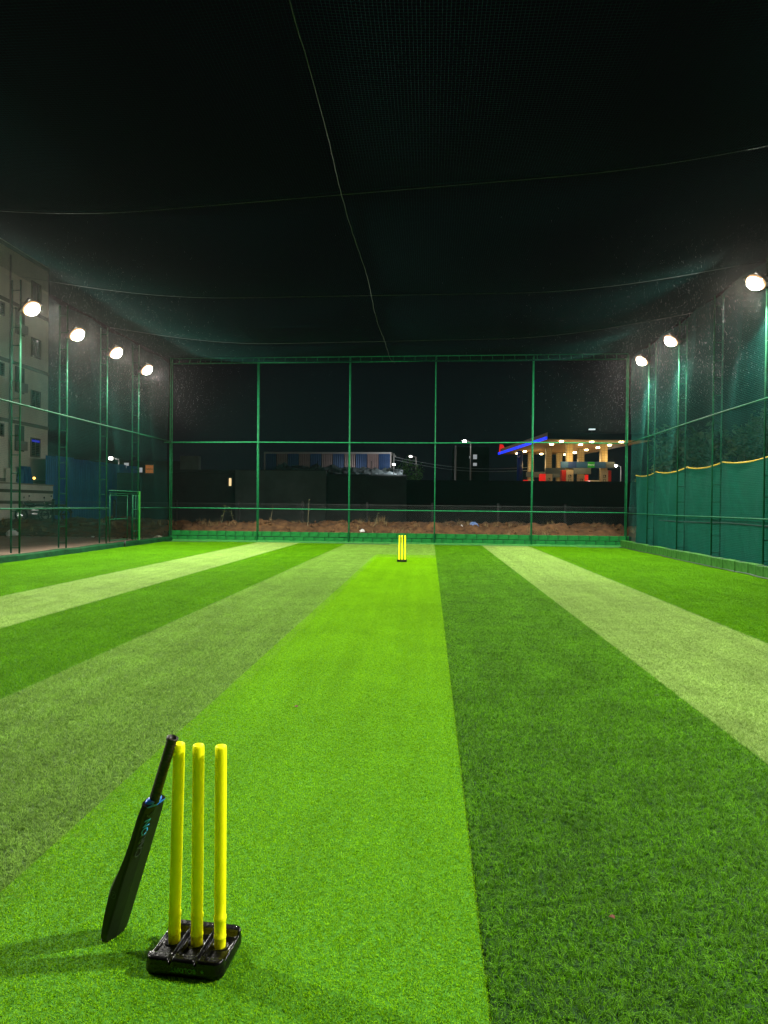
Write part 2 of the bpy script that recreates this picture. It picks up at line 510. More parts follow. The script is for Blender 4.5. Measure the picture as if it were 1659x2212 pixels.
cable_m = mat('cable_steel', (0.09, 0.11, 0.105), rough=0.4, metal=0.2, var=0.3, vscale=8)
rope_m = mat('twisted_rope', (0.06, 0.08, 0.07), rough=0.7, var=0.4, vscale=20)
cl = ['roof cable crossing nearest overhead', 'bright roof cable crossing the upper picture from left edge to right edge',
      'roof cable crossing at the start of the teal lit net patch', 'roof cable crossing over the far end of the pitch']
for i in range(4):
    pts = []
    for k in range(49):
        x = XL + (XR - XL) * k / 48
        y = cab_y(i, x)
        z = float(roof_h(np.array([x]), np.array([y]))[0])
        pts.append((x, y, z))
    tag(MB().tube(pts, 0.0042, 5).build('roof_cable', cable_m, smooth=True), cl[i], 'cable', 'cables under the roof net')
pts = [(x, y - 0.12, z + 0.05) for x, y, z in [(XL + (XR - XL) * k / 30, cab_y(1, XL + (XR - XL) * k / 30), 0) for k in range(31)]]
pts = [(x, y, float(roof_h(np.array([x]), np.array([y]))[0])) for x, y, z in pts]
tag(MB().tube(pts, 0.0022, 5).build("roof_cable", MATS["net_twine_shaded_roof"], smooth=True), 'thin green cord running beside the bright roof cable', 'cable')
pts = []
for k in range(140):
    y = Y0 + (YB - Y0) * k / 139
    x = -1.55 + 0.03 * math.sin(y * 0.9) + random.uniform(-0.008, 0.008)
    pts.append((x, y, float(roof_h(np.array([x]), np.array([y]))[0]) - 0.01))
tag(MB().tube(pts, 0.0055, 5).build('roof_rope', rope_m, smooth=True), 'twisted seam rope running lengthwise under the roof net', 'rope')

# ================================================================== floodlights
house_m = mat('lamp_housing', (0.10, 0.10, 0.10), rough=0.4, metal=0.6)
glow_m = mat('lamp_glass', (0.9, 0.9, 0.9), rough=0.3, emit=(1.0, 0.93, 0.80), estr=60.0)
halo_m = mat('lamp_halo_glow', (0.9, 0.6, 0.4), rough=0.5, emit=(1.0, 0.50, 0.24), estr=0.9)
LCOL = (1.0, 0.97, 0.86)
def floodlight(loc, sgn, tilt, label, pw, yawl=0.0):
    """sgn: +1 shines towards +x; tilt: angle of the beam below the horizontal"""
    t = empty('floodlight', loc); tag(t, label, 'floodlight', 'floodlights on the net posts')
    R = Matrix.Rotation(yawl, 4, 'Z') @ (Matrix.Rotation(0 if sgn > 0 else PI, 4, 'Z')) @ Matrix.Rotation(tilt, 4, 'Y')   # local +x = beam
    MB().box(-0.07, 0.0, -0.26, 0.26, -0.23, 0.23, R).build('housing', house_m, t, bevel=0.008)
    f = MB()
    for k in range(9): f.box(-0.10, -0.071, -0.18 + k * 0.043, -0.172 + k * 0.043, -0.14, 0.14, R)
    f.build('cooling_fins', house_m, t)
    dome = MB(); dv, df = [], []
    for i in range(9):
        q = i / 8 * PI / 2
        for k in range(20):
            a = 2 * PI * k / 20
            ca, sa = math.cos(a), math.sin(a)
            sq = 1.0
            dv.append(R @ Vector((0.004 + 0.17 * math.sin(q), 0.225 * ca * sq * math.cos(q), 0.20 * sa * sq * math.cos(q))))
    for i in range(8):
        for k in range(20):
            k2 = (k + 1) % 20
            df.append((i * 20 + k, i * 20 + k2, (i + 1) * 20 + k2, (i + 1) * 20 + k))
    dome.add(dv, df).build('lens', glow_m, t, smooth=True)
    MB().tube([R @ Vector((-0.03, -0.275, 0)), R @ Vector((-0.13, -0.275, 0)), R @ Vector((-0.13, 0.275, 0)), R @ Vector((-0.03, 0.275, 0))], 0.01, 6).build('bracket', house_m, t)
    MB().tube([R @ Vector((0.012, 0.232 * math.cos(a), 0.207 * math.sin(a))) for a in np.linspace(0, 2 * PI, 25)], 0.030, 8, caps=False).build('lens_rim', halo_m, t, smooth=True)  # added ring, glowing warm to imitate a halo around the lamp
    # arm back to the post
    MB().tube([R @ Vector((-0.13, 0, 0)), Vector((-sgn * 0.22, 0, -0.16))], 0.014, 6).build('mounting_arm', green_pipe, t)
    ld = bpy.data.lights.new('floodlight_beam', 'AREA'); ld.shape = 'RECTANGLE'; ld.size = 0.30; ld.size_y = 0.38; ld.spread = math.radians(155)
    ld.energy = LAMP_W * pw; ld.color = LCOL
    lo = bpy.data.objects.new('floodlight_beam', ld); link(lo, t)
    lo.matrix_local = R @ Matrix.Translation((0.18, 0, 0)) @ Matrix.Rotation(-PI / 2, 4, 'Y')
    return t
lab_l = {0.4: 'floodlight on the left net beside the camera',
         6.0: 'floodlight on the left net outside the picture beside the near stumps',
         14.6: 'floodlight on the left net just outside the picture',
         17.5: 'leftmost glaring floodlight, in front of the apartment block',
         19.85: 'second glaring floodlight from the left, just right of the apartment block',
         22.4: 'third glaring floodlight from the left, above the small gate',
         24.9: 'fourth glaring floodlight from the left, nearest the back net'}
lab_r = {0.6: 'floodlight on the right net beside the camera',
         4.0: 'floodlight on the right net outside the picture beside the near stumps',
         10.6: 'floodlight on the right net outside the picture',
         16.8: 'largest glaring floodlight at the right picture edge',
         22.5: 'higher of the two floodlights near the right corner',
         25.5: 'lower floodlight near the right corner, above the shade cloth end'}
LZ = {17.5: 6.83, 19.85: 6.73, 22.4: 6.76, 24.9: 6.68}
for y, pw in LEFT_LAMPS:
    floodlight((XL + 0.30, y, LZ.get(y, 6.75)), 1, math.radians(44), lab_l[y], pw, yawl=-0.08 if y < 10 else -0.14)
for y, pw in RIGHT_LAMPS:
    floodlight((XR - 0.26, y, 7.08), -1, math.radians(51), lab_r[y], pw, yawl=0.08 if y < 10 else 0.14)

# ================================================================== low walls of painted blocks
def block_mesh(name, lx, ly, lz):
    bm = bmesh.new()
    bmesh.ops.create_cube(bm, size=1)
    bmesh.ops.scale(bm, vec=(lx, ly, lz), verts=bm.verts)
    bmesh.ops.bevel(bm, geom=list(bm.edges), offset=0.012, segments=1, affect='EDGES')
    me = bpy.data.meshes.new(name); bm.to_mesh(me); bm.free(); me.materials.append(green_block)
    return me
bw = empty('block_wall', (0, YB + 0.12, 0)); tag(bw, 'low green painted concrete block wall along the far end', 'wall')
MB().box(XL - 0.1, XR + 0.2, -0.075, 0.075, -0.05, 0.435).build('mortar', mortar_m, bw)
meshes = [block_mesh('block', 0.40 + d, 0.19, 0.205) for d in (-0.03, 0.0, 0.03)]
for c in range(2):
    x = XL - 0.1 + (0.18 if c else 0)
    while x < XR + 0.1:
        k = random.randrange(3); L_ = 0.40 + (-0.03, 0, 0.03)[k]
        o = bpy.data.objects.new('block', meshes[k]); link(o, bw)
        o.location = (x + L_ / 2, random.uniform(-0.008, 0.008), 0.115 + c * 0.222 + random.uniform(-0.004, 0.004))
        o.rotation_euler = (random.uniform(-0.02, 0.02), random.uniform(-0.012, 0.012), random.uniform(-0.015, 0.015))
        x += L_ + random.uniform(0.008, 0.02)
# plaster skirt where turf meets the wall
sk = MB()
N_ = 90
vs, fs = [], []
for i in range(N_ + 1):
    x = XL + (XR - XL) * i / N_
    a = 0.05 + 0.03 * mnoise.noise(Vector((x * 1.5, 0, 0)))
    vs += [(x, YB + 0.03, 0.07 + 0.03 * mnoise.noise(Vector((x * 2, 3, 0)))), (x, YB - 0.06, 0.035), (x, YB - 0.16 - a, 0.004)]
for i in range(N_):
    for k in range(2):
        fs.append((i * 3 + k, i * 3 + k + 1, (i + 1) * 3 + k + 1, (i + 1) * 3 + k))
tag(sk.add(vs, fs).build('turf_edge', mat('turf_edge', (0.02, 0.15, 0.02), rough=0.9, var=0.35, vscale=9, bump=0.7, bscale=20)), kind='structure')

rw = empty('block_wall', (XR - 0.14, 0, 0)); tag(rw, 'low green painted block wall under the shade cloth on the right', 'wall')
MB().box(-0.06, 0.06, Y0, YB, -0.05, 0.27).build('mortar', mortar_m, rw)
m2 = [block_mesh('block', 0.2, 0.36 + d, 0.27) for d in (-0.03, 0, 0.03)]
green2 = mat('green_block_paint_pale', (0.03, 0.13, 0.015), rough=0.7, spec=0.15, var=0.35, vscale=4, bump=0.6, bscale=22)
for q in m2: q.materials[0] = green2
y = 8.0
while y < YB - 0.2:
    k = random.randrange(3); L_ = 0.36 + (-0.03, 0, 0.03)[k]
    o = bpy.data.objects.new('block', m2[k]); link(o, rw)
    o.location = (random.uniform(-0.012, 0.012), y + L_ / 2, 0.138 + random.uniform(-0.01, 0.01))
    o.rotation_euler = (random.uniform(-0.03, 0.03), random.uniform(-0.03, 0.03), random.uniform(-0.03, 0.03))
    y += L_ + random.uniform(0.012, 0.03)
# loose turf edge and cables curling along the right wall
hose_m = mat('dark_hose', (0.012, 0.03, 0.015), rough=0.5)
for j in range(2):
    pts = [(XR - 0.33 - 0.05 * j + 0.09 * mnoise.noise(Vector((y_ * 0.5, j * 7.3, 0))), y_, 0.02 + 0.03 * abs(mnoise.noise(Vector((y_ * 0.8, j * 3, 5))))) for y_ in np.linspace(8, 27.8, 80)]
    tag(MB().tube(pts, 0.013 - 0.003 * j, 6).build('cable', hose_m, smooth=True),
        ['thick dark cable lying along the foot of the right block wall', 'thinner dark cable lying on the turf edge beside the right wall'][j], 'cable')
# left kerb
kv, kf = [], []
nk = 120
for i in range(nk + 1):
    y = Y0 + (YB - Y0) * i / nk
    t = 0.02 * mnoise.noise(Vector((0, y * 0.8, 0)))
    s_ = 0.02 * mnoise.noise(Vector((3, y * 1.1, 0)))
    kv += [(XL + 0.16 + s_ * 1.5, y, -0.02), (XL + 0.12 + s_, y, 0.15 + t), (XL + 0.09, y, 0.18 + t), (XL - 0.12, y, 0.18 + t), (XL - 0.14, y, -0.05)]
for i in range(nk):
    for k in range(4):
        kf.append((i * 5 + k, i * 5 + k + 1, (i + 1) * 5 + k + 1, (i + 1) * 5 + k))
tag(MB().add(kv, kf).build('kerb', mat('kerb_paint', (0.003, 0.045, 0.012), rough=0.8, spec=0.1, var=0.4, vscale=4, bump=0.5, bscale=15)), 'low green painted kerb under the left net', 'kerb')
tag(MB().tube([(XL + 0.2, 23.4, 0.0), (XL + 0.2, 23.4, 0.24)], 0.03, 8).build('drain_stub', mat('black_pipe', (0.01, 0.01, 0.012), rough=0.4), smooth=True), 'short dark pipe stub by the kerb near the gate', 'pipe')

# ================================================================== shade cloth
cloth_m = mat('shade_cloth', (0.0006, 0.068, 0.040), rough=0.85, spec=0.1, var=0.16, vscale=1.2, bump=0.2, bscale=50, stretch=(1, 1, 9))
ys = np.linspace(2.0, YB - 0.05, 260); zs = np.linspace(0, 1, 26)
def cloth_top(y):
    ps = [p for p in right_posts] + [YB]
    for a, b in zip(ps[:-1], ps[1:]):
        if a <= y <= b:
            t = (y - a) / (b - a)
            return 2.96 - 0.02 * t - 0.28 * (4 * t * (1 - t)) * 0.34
    return 2.96
V, F = [], []
for y in ys:
    top = cloth_top(y)
    for k, s_ in enumerate(zs):
        z = 0.20 + (top - 0.20) * s_
        fold = 0
        for pp in right_posts:
            d = y - pp
            if -3.2 < d < 0.0:   # diagonal pull folds falling from each tie
                q = (top - z) * 0.55 + d
                fold += 0.07 * math.exp(-(q / 0.16) ** 2) * min(1, -d) * math.exp(-(top - z) * 0.4)
                q2 = (top - z) * 0.95 + d
                fold += 0.04 * math.exp(-(q2 / 0.12) ** 2) * min(1, -d)
        fold += 0.06 * mnoise.noise(Vector((y * 0.7, z * 0.5, 2))) + 0.018 * mnoise.noise(Vector((y * 2.5, z * 1.2, 5)))
        V.append((XR + 0.34 - fold, y, z))
nz = len(zs)
for i in range(len(ys) - 1):
    for k in range(nz - 1):
        F.append((i * nz + k, i * nz + k + 1, (i + 1) * nz + k + 1, (i + 1) * nz + k))
sc_ = np_mesh('shade_cloth', V, F, cloth_m, smooth=True)
tag(sc_, 'tall teal green shade cloth hung behind the right posts', 'shade cloth')
MB().tube([(XR + 0.325, y, cloth_top(y)) for y in np.linspace(2, YB - 0.05, 200)], 0.022, 6).build('hem', mat('yellow_hem', (0.62, 0.42, 0.02), rough=0.6), sc_, smooth=True)
tag(MB().tube([(XR + 0.2, y, 1.22 - 0.05 * abs(math.sin(y * 0.33)) ) for y in np.linspace(2, 24.8, 60)], 0.02, 6).build('slack_strap', mat('black_strap', (0.004, 0.012, 0.01), rough=0.7), smooth=True),
    'slack black strap hanging just below the right lower rail', 'strap')

# ================================================================== gate in the left net
gt = empty('gate', (XL + 0.05, 22.5, 0)); tag(gt, 'small open green pipe gate in the left net', 'gate')
gm = mat('gate_paint', (0.04, 0.36, 0.05), rough=0.4, var=0.2)
def gp(nm, a, b, r=0.02): return MB().tube([a, b], r, 8).build(nm, shaded_pipe, gt, smooth=True)
gp('top_bar', (0, 0, 2.02), (0, 2.4, 2.02)); gp('top_bar', (0, 0, 1.93), (0, 2.4, 1.93), 0.016)
MB().box(-0.035, 0.035, 2.33, 2.43, 0.18, 2.04).build('gate_jamb', gm, gt, bevel=0.004)
lf = empty('gate_leaf', (0, 0.05, 0), 0, gt)
def lp(nm, a, b, r=0.017): return MB().tube([a, b], r, 6).build(nm, shaded_pipe, lf, smooth=True)
lp('stile', (0, 0.0, 0.24), (0, 0.0, 1.9)); lp('stile', (0, 1.35, 0.24), (0, 1.35, 1.9))
for z in (0.28, 1.02, 1.86): lp('crossbar', (0, 0, z), (0, 1.35, z))
l2 = empty('gate_leaf', (0, 2.3, 0), 0.22, gt)
def lp2(nm, a, b, r=0.017): return MB().tube([a, b], r, 6).build(nm, shaded_pipe, l2, smooth=True)
lp2('stile', (0, 0, 0.24), (0, 0, 1.9)); lp2('stile', (0, -0.9, 0.24), (0, -0.9, 1.9)); lp2('stile', (0, -0.42, 0.24), (0, -0.42, 1.9))
for z in (0.28, 0.55, 1.0, 1.35, 1.86): lp2('crossbar', (0, 0, z), (0, -0.9, z))

# ================================================================== wickets
yel = mat('yellow_plastic', (0.97, 0.97, 0.004), rough=0.55, spec=0.2, var=0.04, vscale=20)
yb_ = yel.node_tree.nodes['Principled BSDF']
yb_.inputs['Subsurface Weight'].default_value = 0.6; yb_.inputs['Subsurface Radius'].default_value = (0.03, 0.03, 0.004); yb_.inputs['Subsurface Scale'].default_value = 1.0
def base_mesh():
    W, D, Hh = 0.272, 0.218, 0.055
    nx, ny = 150, 100
    V, F = [], []
    def prof(x, y):
        z = 0.036                                     # tray floor
        ay = abs(y)
        rim = 1 / (1 + math.exp(-(ay - 0.070) / 0.0022))
        z += 0.022 * rim
        sidek = 1 / (1 + math.exp(-(abs(x) - 0.124) / 0.0015))
        z += 0.006 * sidek * (1 - rim)
        for cx in (-0.045, 0.045):                    # double ribs between the stumps
            d = abs(x - cx)
            rib = math.exp(-((d - 0.010) / 0.0045) ** 2)
            z = max(z, 0.036 + 0.013 * rib) if rim < 0.5 else z
            z -= rim * 0.011 * math.exp(-(d / 0.007) ** 4)
        for cx in (-0.088, 0.0, 0.088):               # stump sockets
            d = math.hypot(x - cx, y - 0.013)
            z += 0.003 * math.exp(-((d - 0.026) / 0.003) ** 2)
        return z
    for j in range(ny + 1):
        for i in range(nx + 1):
            u, v = -1 + 2 * i / nx, -1 + 2 * j / ny
            # squircle-ish rounded rectangle
            x, y = u * W / 2, v * D / 2
            r = 0.03
            ax, ay = max(0, abs(x) - (W / 2 - r)), max(0, abs(y) - (D / 2 - r))
            q = max(ax, ay)
            if ax > 0 and ay > 0:
                hyp = math.hypot(ax, ay); s_ = q / hyp
                x = math.copysign(W / 2 - r + ax * s_, x); y = math.copysign(D / 2 - r + ay * s_, y)
                edge = r - q
            else:
                edge = min(W / 2 - abs(x), D / 2 - abs(y))
            z = prof(x, y)
            if edge < 0.010: z -= (0.010 - math.sqrt(max(0, 0.010 ** 2 - (0.010 - edge) ** 2))) * 0.9
            V.append((x, y, z))
    for j in range(ny):
        for i in range(nx):
            a = j * (nx + 1) + i
            F.append((a, a + 1, a + nx + 2, a + nx + 1))
    # wall down to the ground
    ringi = [i for i in range(nx + 1)] + [j * (nx + 1) + nx for j in range(1, ny + 1)] + [ny * (nx + 1) + i for i in range(nx - 1, -1, -1)] + [j * (nx + 1) for j in range(ny - 1, 0, -1)]
    prev = ringi
    for (sc2, z2) in ((1.004, 0.024), (1.012, 0.022), (1.012, 0.006), (0.985, 0.0)):
        new = []
        for a in ringi:
            V.append((V[a][0] * sc2, V[a][1] * sc2, z2)); new.append(len(V) - 1)
        n = len(ringi)
        for k in range(n):
            F.append((prev[k], new[k], new[(k + 1) % n], prev[(k + 1) % n]))
        prev = new
    F.append(tuple(prev[::-1]))
    mb = MB(); mb.add(V, F)
    return mb

def lettering(body, size, m, parent, M4, name='lettering', extrude=0.0004, spacing=1.0, bold=0.0):
    cu = bpy.data.curves.new(name, 'FONT'); cu.body = body; cu.size = size; cu.align_x = 'CENTER'; cu.align_y = 'CENTER'
    cu.extrude = extrude; cu.space_character = spacing; cu.offset = bold; cu.resolution_u = 3
    tmp = bpy.data.objects.new('tmp', cu); C.objects.link(tmp)
    dg = bpy.context.evaluated_depsgraph_get()
    me = bpy.data.meshes.new_from_object(tmp.evaluated_get(dg))
    bpy.data.objects.remove(tmp)
    me.materials.clear(); me.materials.append(m); me.name = name
    o = bpy.data.objects.new(name, me); link(o, parent); o.matrix_local = M4
    return o

def make_wicket():
    t = empty('cricket_stumps')
    b = base_mesh().build('stump_base', black_pl, t, smooth=True)
    b.location.y = -0.013
    txt = mat('faint_green_print', (0.09, 0.26, 0.09), rough=0.5)
    # upside down print on the camera side
    M4 = Matrix.Translation((0.005, -0.1108, 0.0265)) @ Matrix.Rotation(PI / 2, 4, 'X') @ Matrix.Rotation(PI, 4, 'Z')
    lettering('BOLDFIT', 0.022, txt, b, M4, spacing=1.05)
    st = MB(); c = []
    for k in range(10):
        a = 2 * PI * k / 10 + 0.3; r = 0.0075 if k % 2 == 0 else 0.0032
        c.append((0.072 + r * math.cos(a), -0.1106, 0.0265 + r * math.sin(a)))
    c2 = [(x, y - 0.0006, z) for x, y, z in c]
    st.add(c + c2, [tuple(range(10, 20))] + [(i, (i + 1) % 10, 10 + (i + 1) % 10, 10 + i) for i in range(10)])
    st.build('star_emblem', txt, b)
    for i, (x, lean, leany) in enumerate(((-0.085, 0.019, 0.0), (0.0, 0.002, 0.004), (0.085, -0.003, 0.0))):
        n = 28; rings = []
        prof = [(0.034, 0.0195), (0.045, 0.0200), (0.066, 0.0200), (0.068, 0.0217), (0.073, 0.0217), (0.075, 0.0203), (0.128, 0.0203), (0.130, 0.0217), (0.143, 0.0217), (0.146, 0.0193)]
        prof += [(0.146 + (0.70 - 0.146) * k / 12, 0.0202) for k in range(1, 13)]
        prof += [(0.722, 0.0202), (0.733, 0.0199), (0.738, 0.0190), (0.740, 0.0165)]
        V, F = [], []
        for z, r in prof:
            for k in range(n):
                a = 2 * PI * k / n
                yy = math.sin(a) * r
                V.append((math.cos(a) * r, yy, z))
        for q in range(len(prof) - 1):
            for k in range(n):
                k2 = (k + 1) % n
                F.append((q * n + k, q * n + k2, (q + 1) * n + k2, (q + 1) * n + k))
        # bail groove across the top
        V2 = len(V)
        for k in range(n):
            a = 2 * PI * k / n
            V.append((math.cos(a) * 0.009, math.sin(a) * 0.009, 0.734))
        top = (len(prof) - 1) * n
        for k in range(n):
            k2 = (k + 1) % n
            F.append((top + k, top + k2, V2 + k2, V2 + k))
        F.append(tuple(V2 + k for k in range(n)))
        o = MB().add(V, F).build('stump', yel, t, smooth=True)
        o.location = (x, 0.0, 0.0); o.rotation_euler = (leany, lean, 0.5 + i)
        rot = Matrix.Rotation(lean, 4, 'Y') @ Matrix.Rotation(leany, 4, 'X')
        o.matrix_local = Matrix.Translation((x, 0, 0)) @ rot
    return t
wk = make_wicket()
tag(wk, 'three tall yellow stumps in a black base in the foreground, a bat leaning on them', 'stumps', 'sets of yellow plastic stumps')
wk.location = (-0.800, 2.298, 0.016); wk.rotation_euler.z = math.radians(-4)
wk2 = copy_tree(wk)
wk2['label'] = 'small distant set of three yellow stumps at the far end of the pitch'
wk2.location = (-0.765, 18.95, 0.022); wk2.rotation_euler.z = 0

# water drops on the near base
dr = MB()
dropm = mat('water_drop', (0.9, 0.95, 0.95), rough=0.02, spec=0.8, trans=1.0)
for k in range(170):
    x = random.uniform(-0.128, 0.128); y = random.choice([random.uniform(-0.112, -0.09), random.uniform(0.066, 0.088), random.uniform(-0.07, 0.05)])
    z = 0.0575 if (y > 0.065 or y < -0.085) else 0.0365
    r = random.uniform(0.0007, 0.0022)
    vs = []
    for a in range(6): vs.append((x + r * math.cos(a * PI / 3), y + r * math.sin(a * PI / 3), z - 0.0004))
    for a in range(6): vs.append((x + 0.7 * r * math.cos(a * PI / 3), y + 0.7 * r * math.sin(a * PI / 3), z + r * 0.45))
    vs.append((x, y, z + r * 0.62))
    dr.add(vs, [(a, (a + 1) % 6, 6 + (a + 1) % 6, 6 + a) for a in range(6)] + [(6 + a, 6 + (a + 1) % 6, 12) for a in range(6)])
d_ = dr.build('rain_drops', dropm, wk, smooth=True); d_['kind'] = 'stuff'

# ================================================================== bat
def make_bat():
    t = empty('cricket_bat')
    A = Vector((-1.130, 2.370, 0.012)); B = Vector((-0.878, 2.277, 0.782))
    u = (B - A).normalized()
    wv = Vector((0.38, 0.92, 0)).normalized()
    n = wv.cross(u).normalized()          # face normal: to the right, towards the camera and down
    if n.x < 0: n = -n
    wv = (u.cross(n)).normalized()
    if wv.x < 0: wv = -wv
    L_ = (B - A).length
    M4 = Matrix((( wv.x, n.x, u.x, A.x), (wv.y, n.y, u.y, A.y), (wv.z, n.z, u.z, A.z), (0, 0, 0, 1)))
    t.matrix_world = M4                    # local: x across, y out of the face, z along the bat
    blk = mat('bat_blade', (0.004, 0.004, 0.004), rough=0.45, spec=0.3, bump=0.05, bscale=30)
    Lb = L_ * 0.69
    st = []
    K = 30
    for i in range(K + 1):
        s_ = i / K; z = Lb * s_
        hw = 0.054
        if s_ < 0.05: hw = 0.054 * (0.80 + 0.20 * math.sqrt(s_ / 0.05))
        if s_ > 0.93: hw = 0.052 - 0.006 * ((s_ - 0.93) / 0.07) ** 2
        edge = 0.016 + 0.022 * math.exp(-((s_ - 0.30) / 0.26) ** 2)
        spine = 0.022 + 0.052 * math.exp(-((s_ - 0.27) / 0.26) ** 2) + 0.008 * s_
        st.append((z, hw, edge, max(spine, edge + 0.003)))
    V, F = [], []
    for z, hw, e, sp in st:
        sec = [(-hw + 0.004, 0.001), (0, 0.004), (hw - 0.004, 0.001), (hw, -0.004), (hw, -e), (hw - 0.006, -e - 0.004), (0.010, -sp), (-0.010, -sp), (-hw + 0.006, -e - 0.004), (-hw, -e), (-hw, -0.004)]
        V += [(x, y, z) for x, y in sec]
    m = 11
    for i in range(K):
        for k in range(m):
            k2 = (k + 1) % m
            F.append((i * m + k, i * m + k2, (i + 1) * m + k2, (i + 1) * m + k))
    F.append(tuple(range(m))); F.append(tuple(K * m + k for k in range(m))[::-1])
    bd = MB().add(V, F).build('blade', blk, t, bevel=0.0025)
    # blue collar around the splice
    blue = mat('blue_collar', (0.02, 0.17, 0.75), rough=0.3)
    col = MB()
    cv = []
    for k in range(20):
        a = 2 * PI * k / 20
        cv.append((math.cos(a) * 0.036, -0.010 + math.sin(a) * 0.0165, Lb - 0.012))
    cv += [(x, y, Lb + 0.006) for x, y, z in cv[:20]]
    cv += [(x * 0.75, y * 0.9, Lb + 0.010) for x, y, z in cv[:20]]
    col.add(cv, [(k, (k + 1) % 20, 20 + (k + 1) % 20, 20 + k) for k in range(20)] + [(20 + k, 20 + (k + 1) % 20, 40 + (k + 1) % 20, 40 + k) for k in range(20)] + [tuple(range(40, 60))])
    col.build('collar', blue, t, smooth=True)
    # blue band on the face just under the collar
    bf = MB(); fv = []
    for k in range(13):
        a = PI * k / 12
        fv.append((math.cos(a) * 0.044, 0.0048, Lb - 0.001 - math.sin(a) * 0.011))
    fv += [(x, 0.001, z) for x, y, z in fv]
    bf.add(fv, [tuple(range(13))] + [(k, k + 1, 14 + k, 13 + k) for k in range(12)])
    bf.build('splice_band', blue, t)
    # grip
    grip = mat('grip_rubber', (0.008, 0.007, 0.006), rough=0.45, spec=0.4, col2=(0.03, 0.022, 0.015), vscale=35)
    V, F = [], []
    nseg, nr = 150, 20
    for i in range(nseg + 1):
        z = Lb - 0.002 + (L_ - Lb) * i / nseg
        fr = i / nseg
        for k in range(nr):
            a = 2 * PI * k / nr
            ph = (z / 0.0125 - a / (2 * PI)) % 1.0
            r = 0.0172 + 0.0016 * ph + 0.001 * (1 - fr) + (0.0025 if fr > 0.955 else 0)
            V.append((math.cos(a) * r, -0.008 + math.sin(a) * r * 0.95, z))
    for i in range(nseg):
        for k in range(nr):
            k2 = (k + 1) % nr
            F.append((i * nr + k, i * nr + k2, (i + 1) * nr + k2, (i + 1) * nr + k))
    # turned-in rim and cap
    last = nseg * nr
    for rr, dz in ((0.0165, 0.002), (0.0135, 0.0), (0.012, -0.006)):
        s0 = len(V)
        for k in range(nr):
            a = 2 * PI * k / nr
            V.append((math.cos(a) * rr, -0.008 + math.sin(a) * rr * 0.95, L_ - 0.002 + dz))
        for k in range(nr):
            k2 = (k + 1) % nr
            F.append((last + k, last + k2, s0 + k2, s0 + k))
        last = s0
    F.append(tuple(last + k for k in range(nr)))
    MB().add(V, F).build('grip', grip, t, smooth=True)
    # print on the face: runs up the blade
    cyan = mat('cyan_print', (0.05, 0.42, 1.0), rough=0.4)
    grey = mat('dark_grey_print', (0.022, 0.028, 0.024), rough=0.5)
    def face_text(body, z, x, size, m_, nm):
        M5 = Matrix(((0, -1, 0, x), (0, 0, 1, 0.0052), (1, 0, 0, z), (0, 0, 0, 1)))
        # columns: glyph x -> +z (up the blade), glyph y -> -x, glyph normal -> +y (out of the face)
        return lettering(body, size, m_, bd, M5, name=nm, spacing=1.0, bold=0.0004)
    face_text('CARB', Lb * 0.715, -0.018, 0.042, grey, 'lettering')
    face_text('ON', Lb * 0.838, -0.018, 0.042, cyan, 'lettering')
    face_text('X', Lb * 0.915, -0.018, 0.042, grey, 'lettering')
    # round emblem on the back facet beside the edge
    em = MB(); n2 = 28
    ec = Vector((-0.0555, -0.020, Lb * 0.35)); ex_, ey_ = Vector((0, -1, 0)), Vector((0, 0, 1))
    def ring(r0, r1):
        vs = [];
        for k in range(n2):
            a = 2 * PI * k / n2
            vs.append(ec + (ex_ * math.cos(a) + ey_ * math.sin(a)) * r0)
            vs.append(ec + (ex_ * math.cos(a) + ey_ * math.sin(a)) * r1)
        em.add(vs, [(2 * k, 2 * k + 1, (2 * k + 3) % (2 * n2), (2 * k + 2) % (2 * n2)) for k in range(n2)])
    ring(0.0120, 0.0132)
    def bar(a, b, wd=0.0008):
        a = Vector(a); b = Vector(b); d = (b - a).normalized(); p = Vector((-d.y, d.x))
        q = [a + p * wd, b + p * wd, b - p * wd, a - p * wd]
        em.add([ec + ex_ * v.x + ey_ * v.y for v in q], [(0, 1, 2, 3)])
    bar((0, -0.006), (0, 0)); bar((0, 0), (-0.005, 0.006)); bar((0, 0), (0.005, 0.006))
    em.build('round_emblem', mat('emblem_grey', (0.06, 0.075, 0.065), rough=0.5), bd)
    tag(t, 'black cricket bat with blue collar leaning against the left yellow stump', 'cricket bat')
    return t
bat = make_bat()

# bits of litter on the turf
for (x, y, s_, lb) in ((-1.02, 3.96 + 1.2, 0.02, 'tiny dark dead leaf on the lime pitch beyond the stumps'), (0.72, 2.62, 0.012, 'tiny reddish speck on the dark turf strip')):
    MBx = MB(); pts = [(s_ * math.cos(a) * (1.4 if k % 2 else 0.6), s_ * math.sin(a), 0.003 * (k % 3)) for k, a in enumerate(np.linspace(0, 2 * PI, 8)[:-1])]
    MBx.add(pts, [tuple(range(7))]); o = MBx.build('dead_leaf', mat('dead_leaf', (0.10, 0.03, 0.01), rough=0.8)); o.location = (x, y, 0.026)
    tag(o, lb, 'leaf')

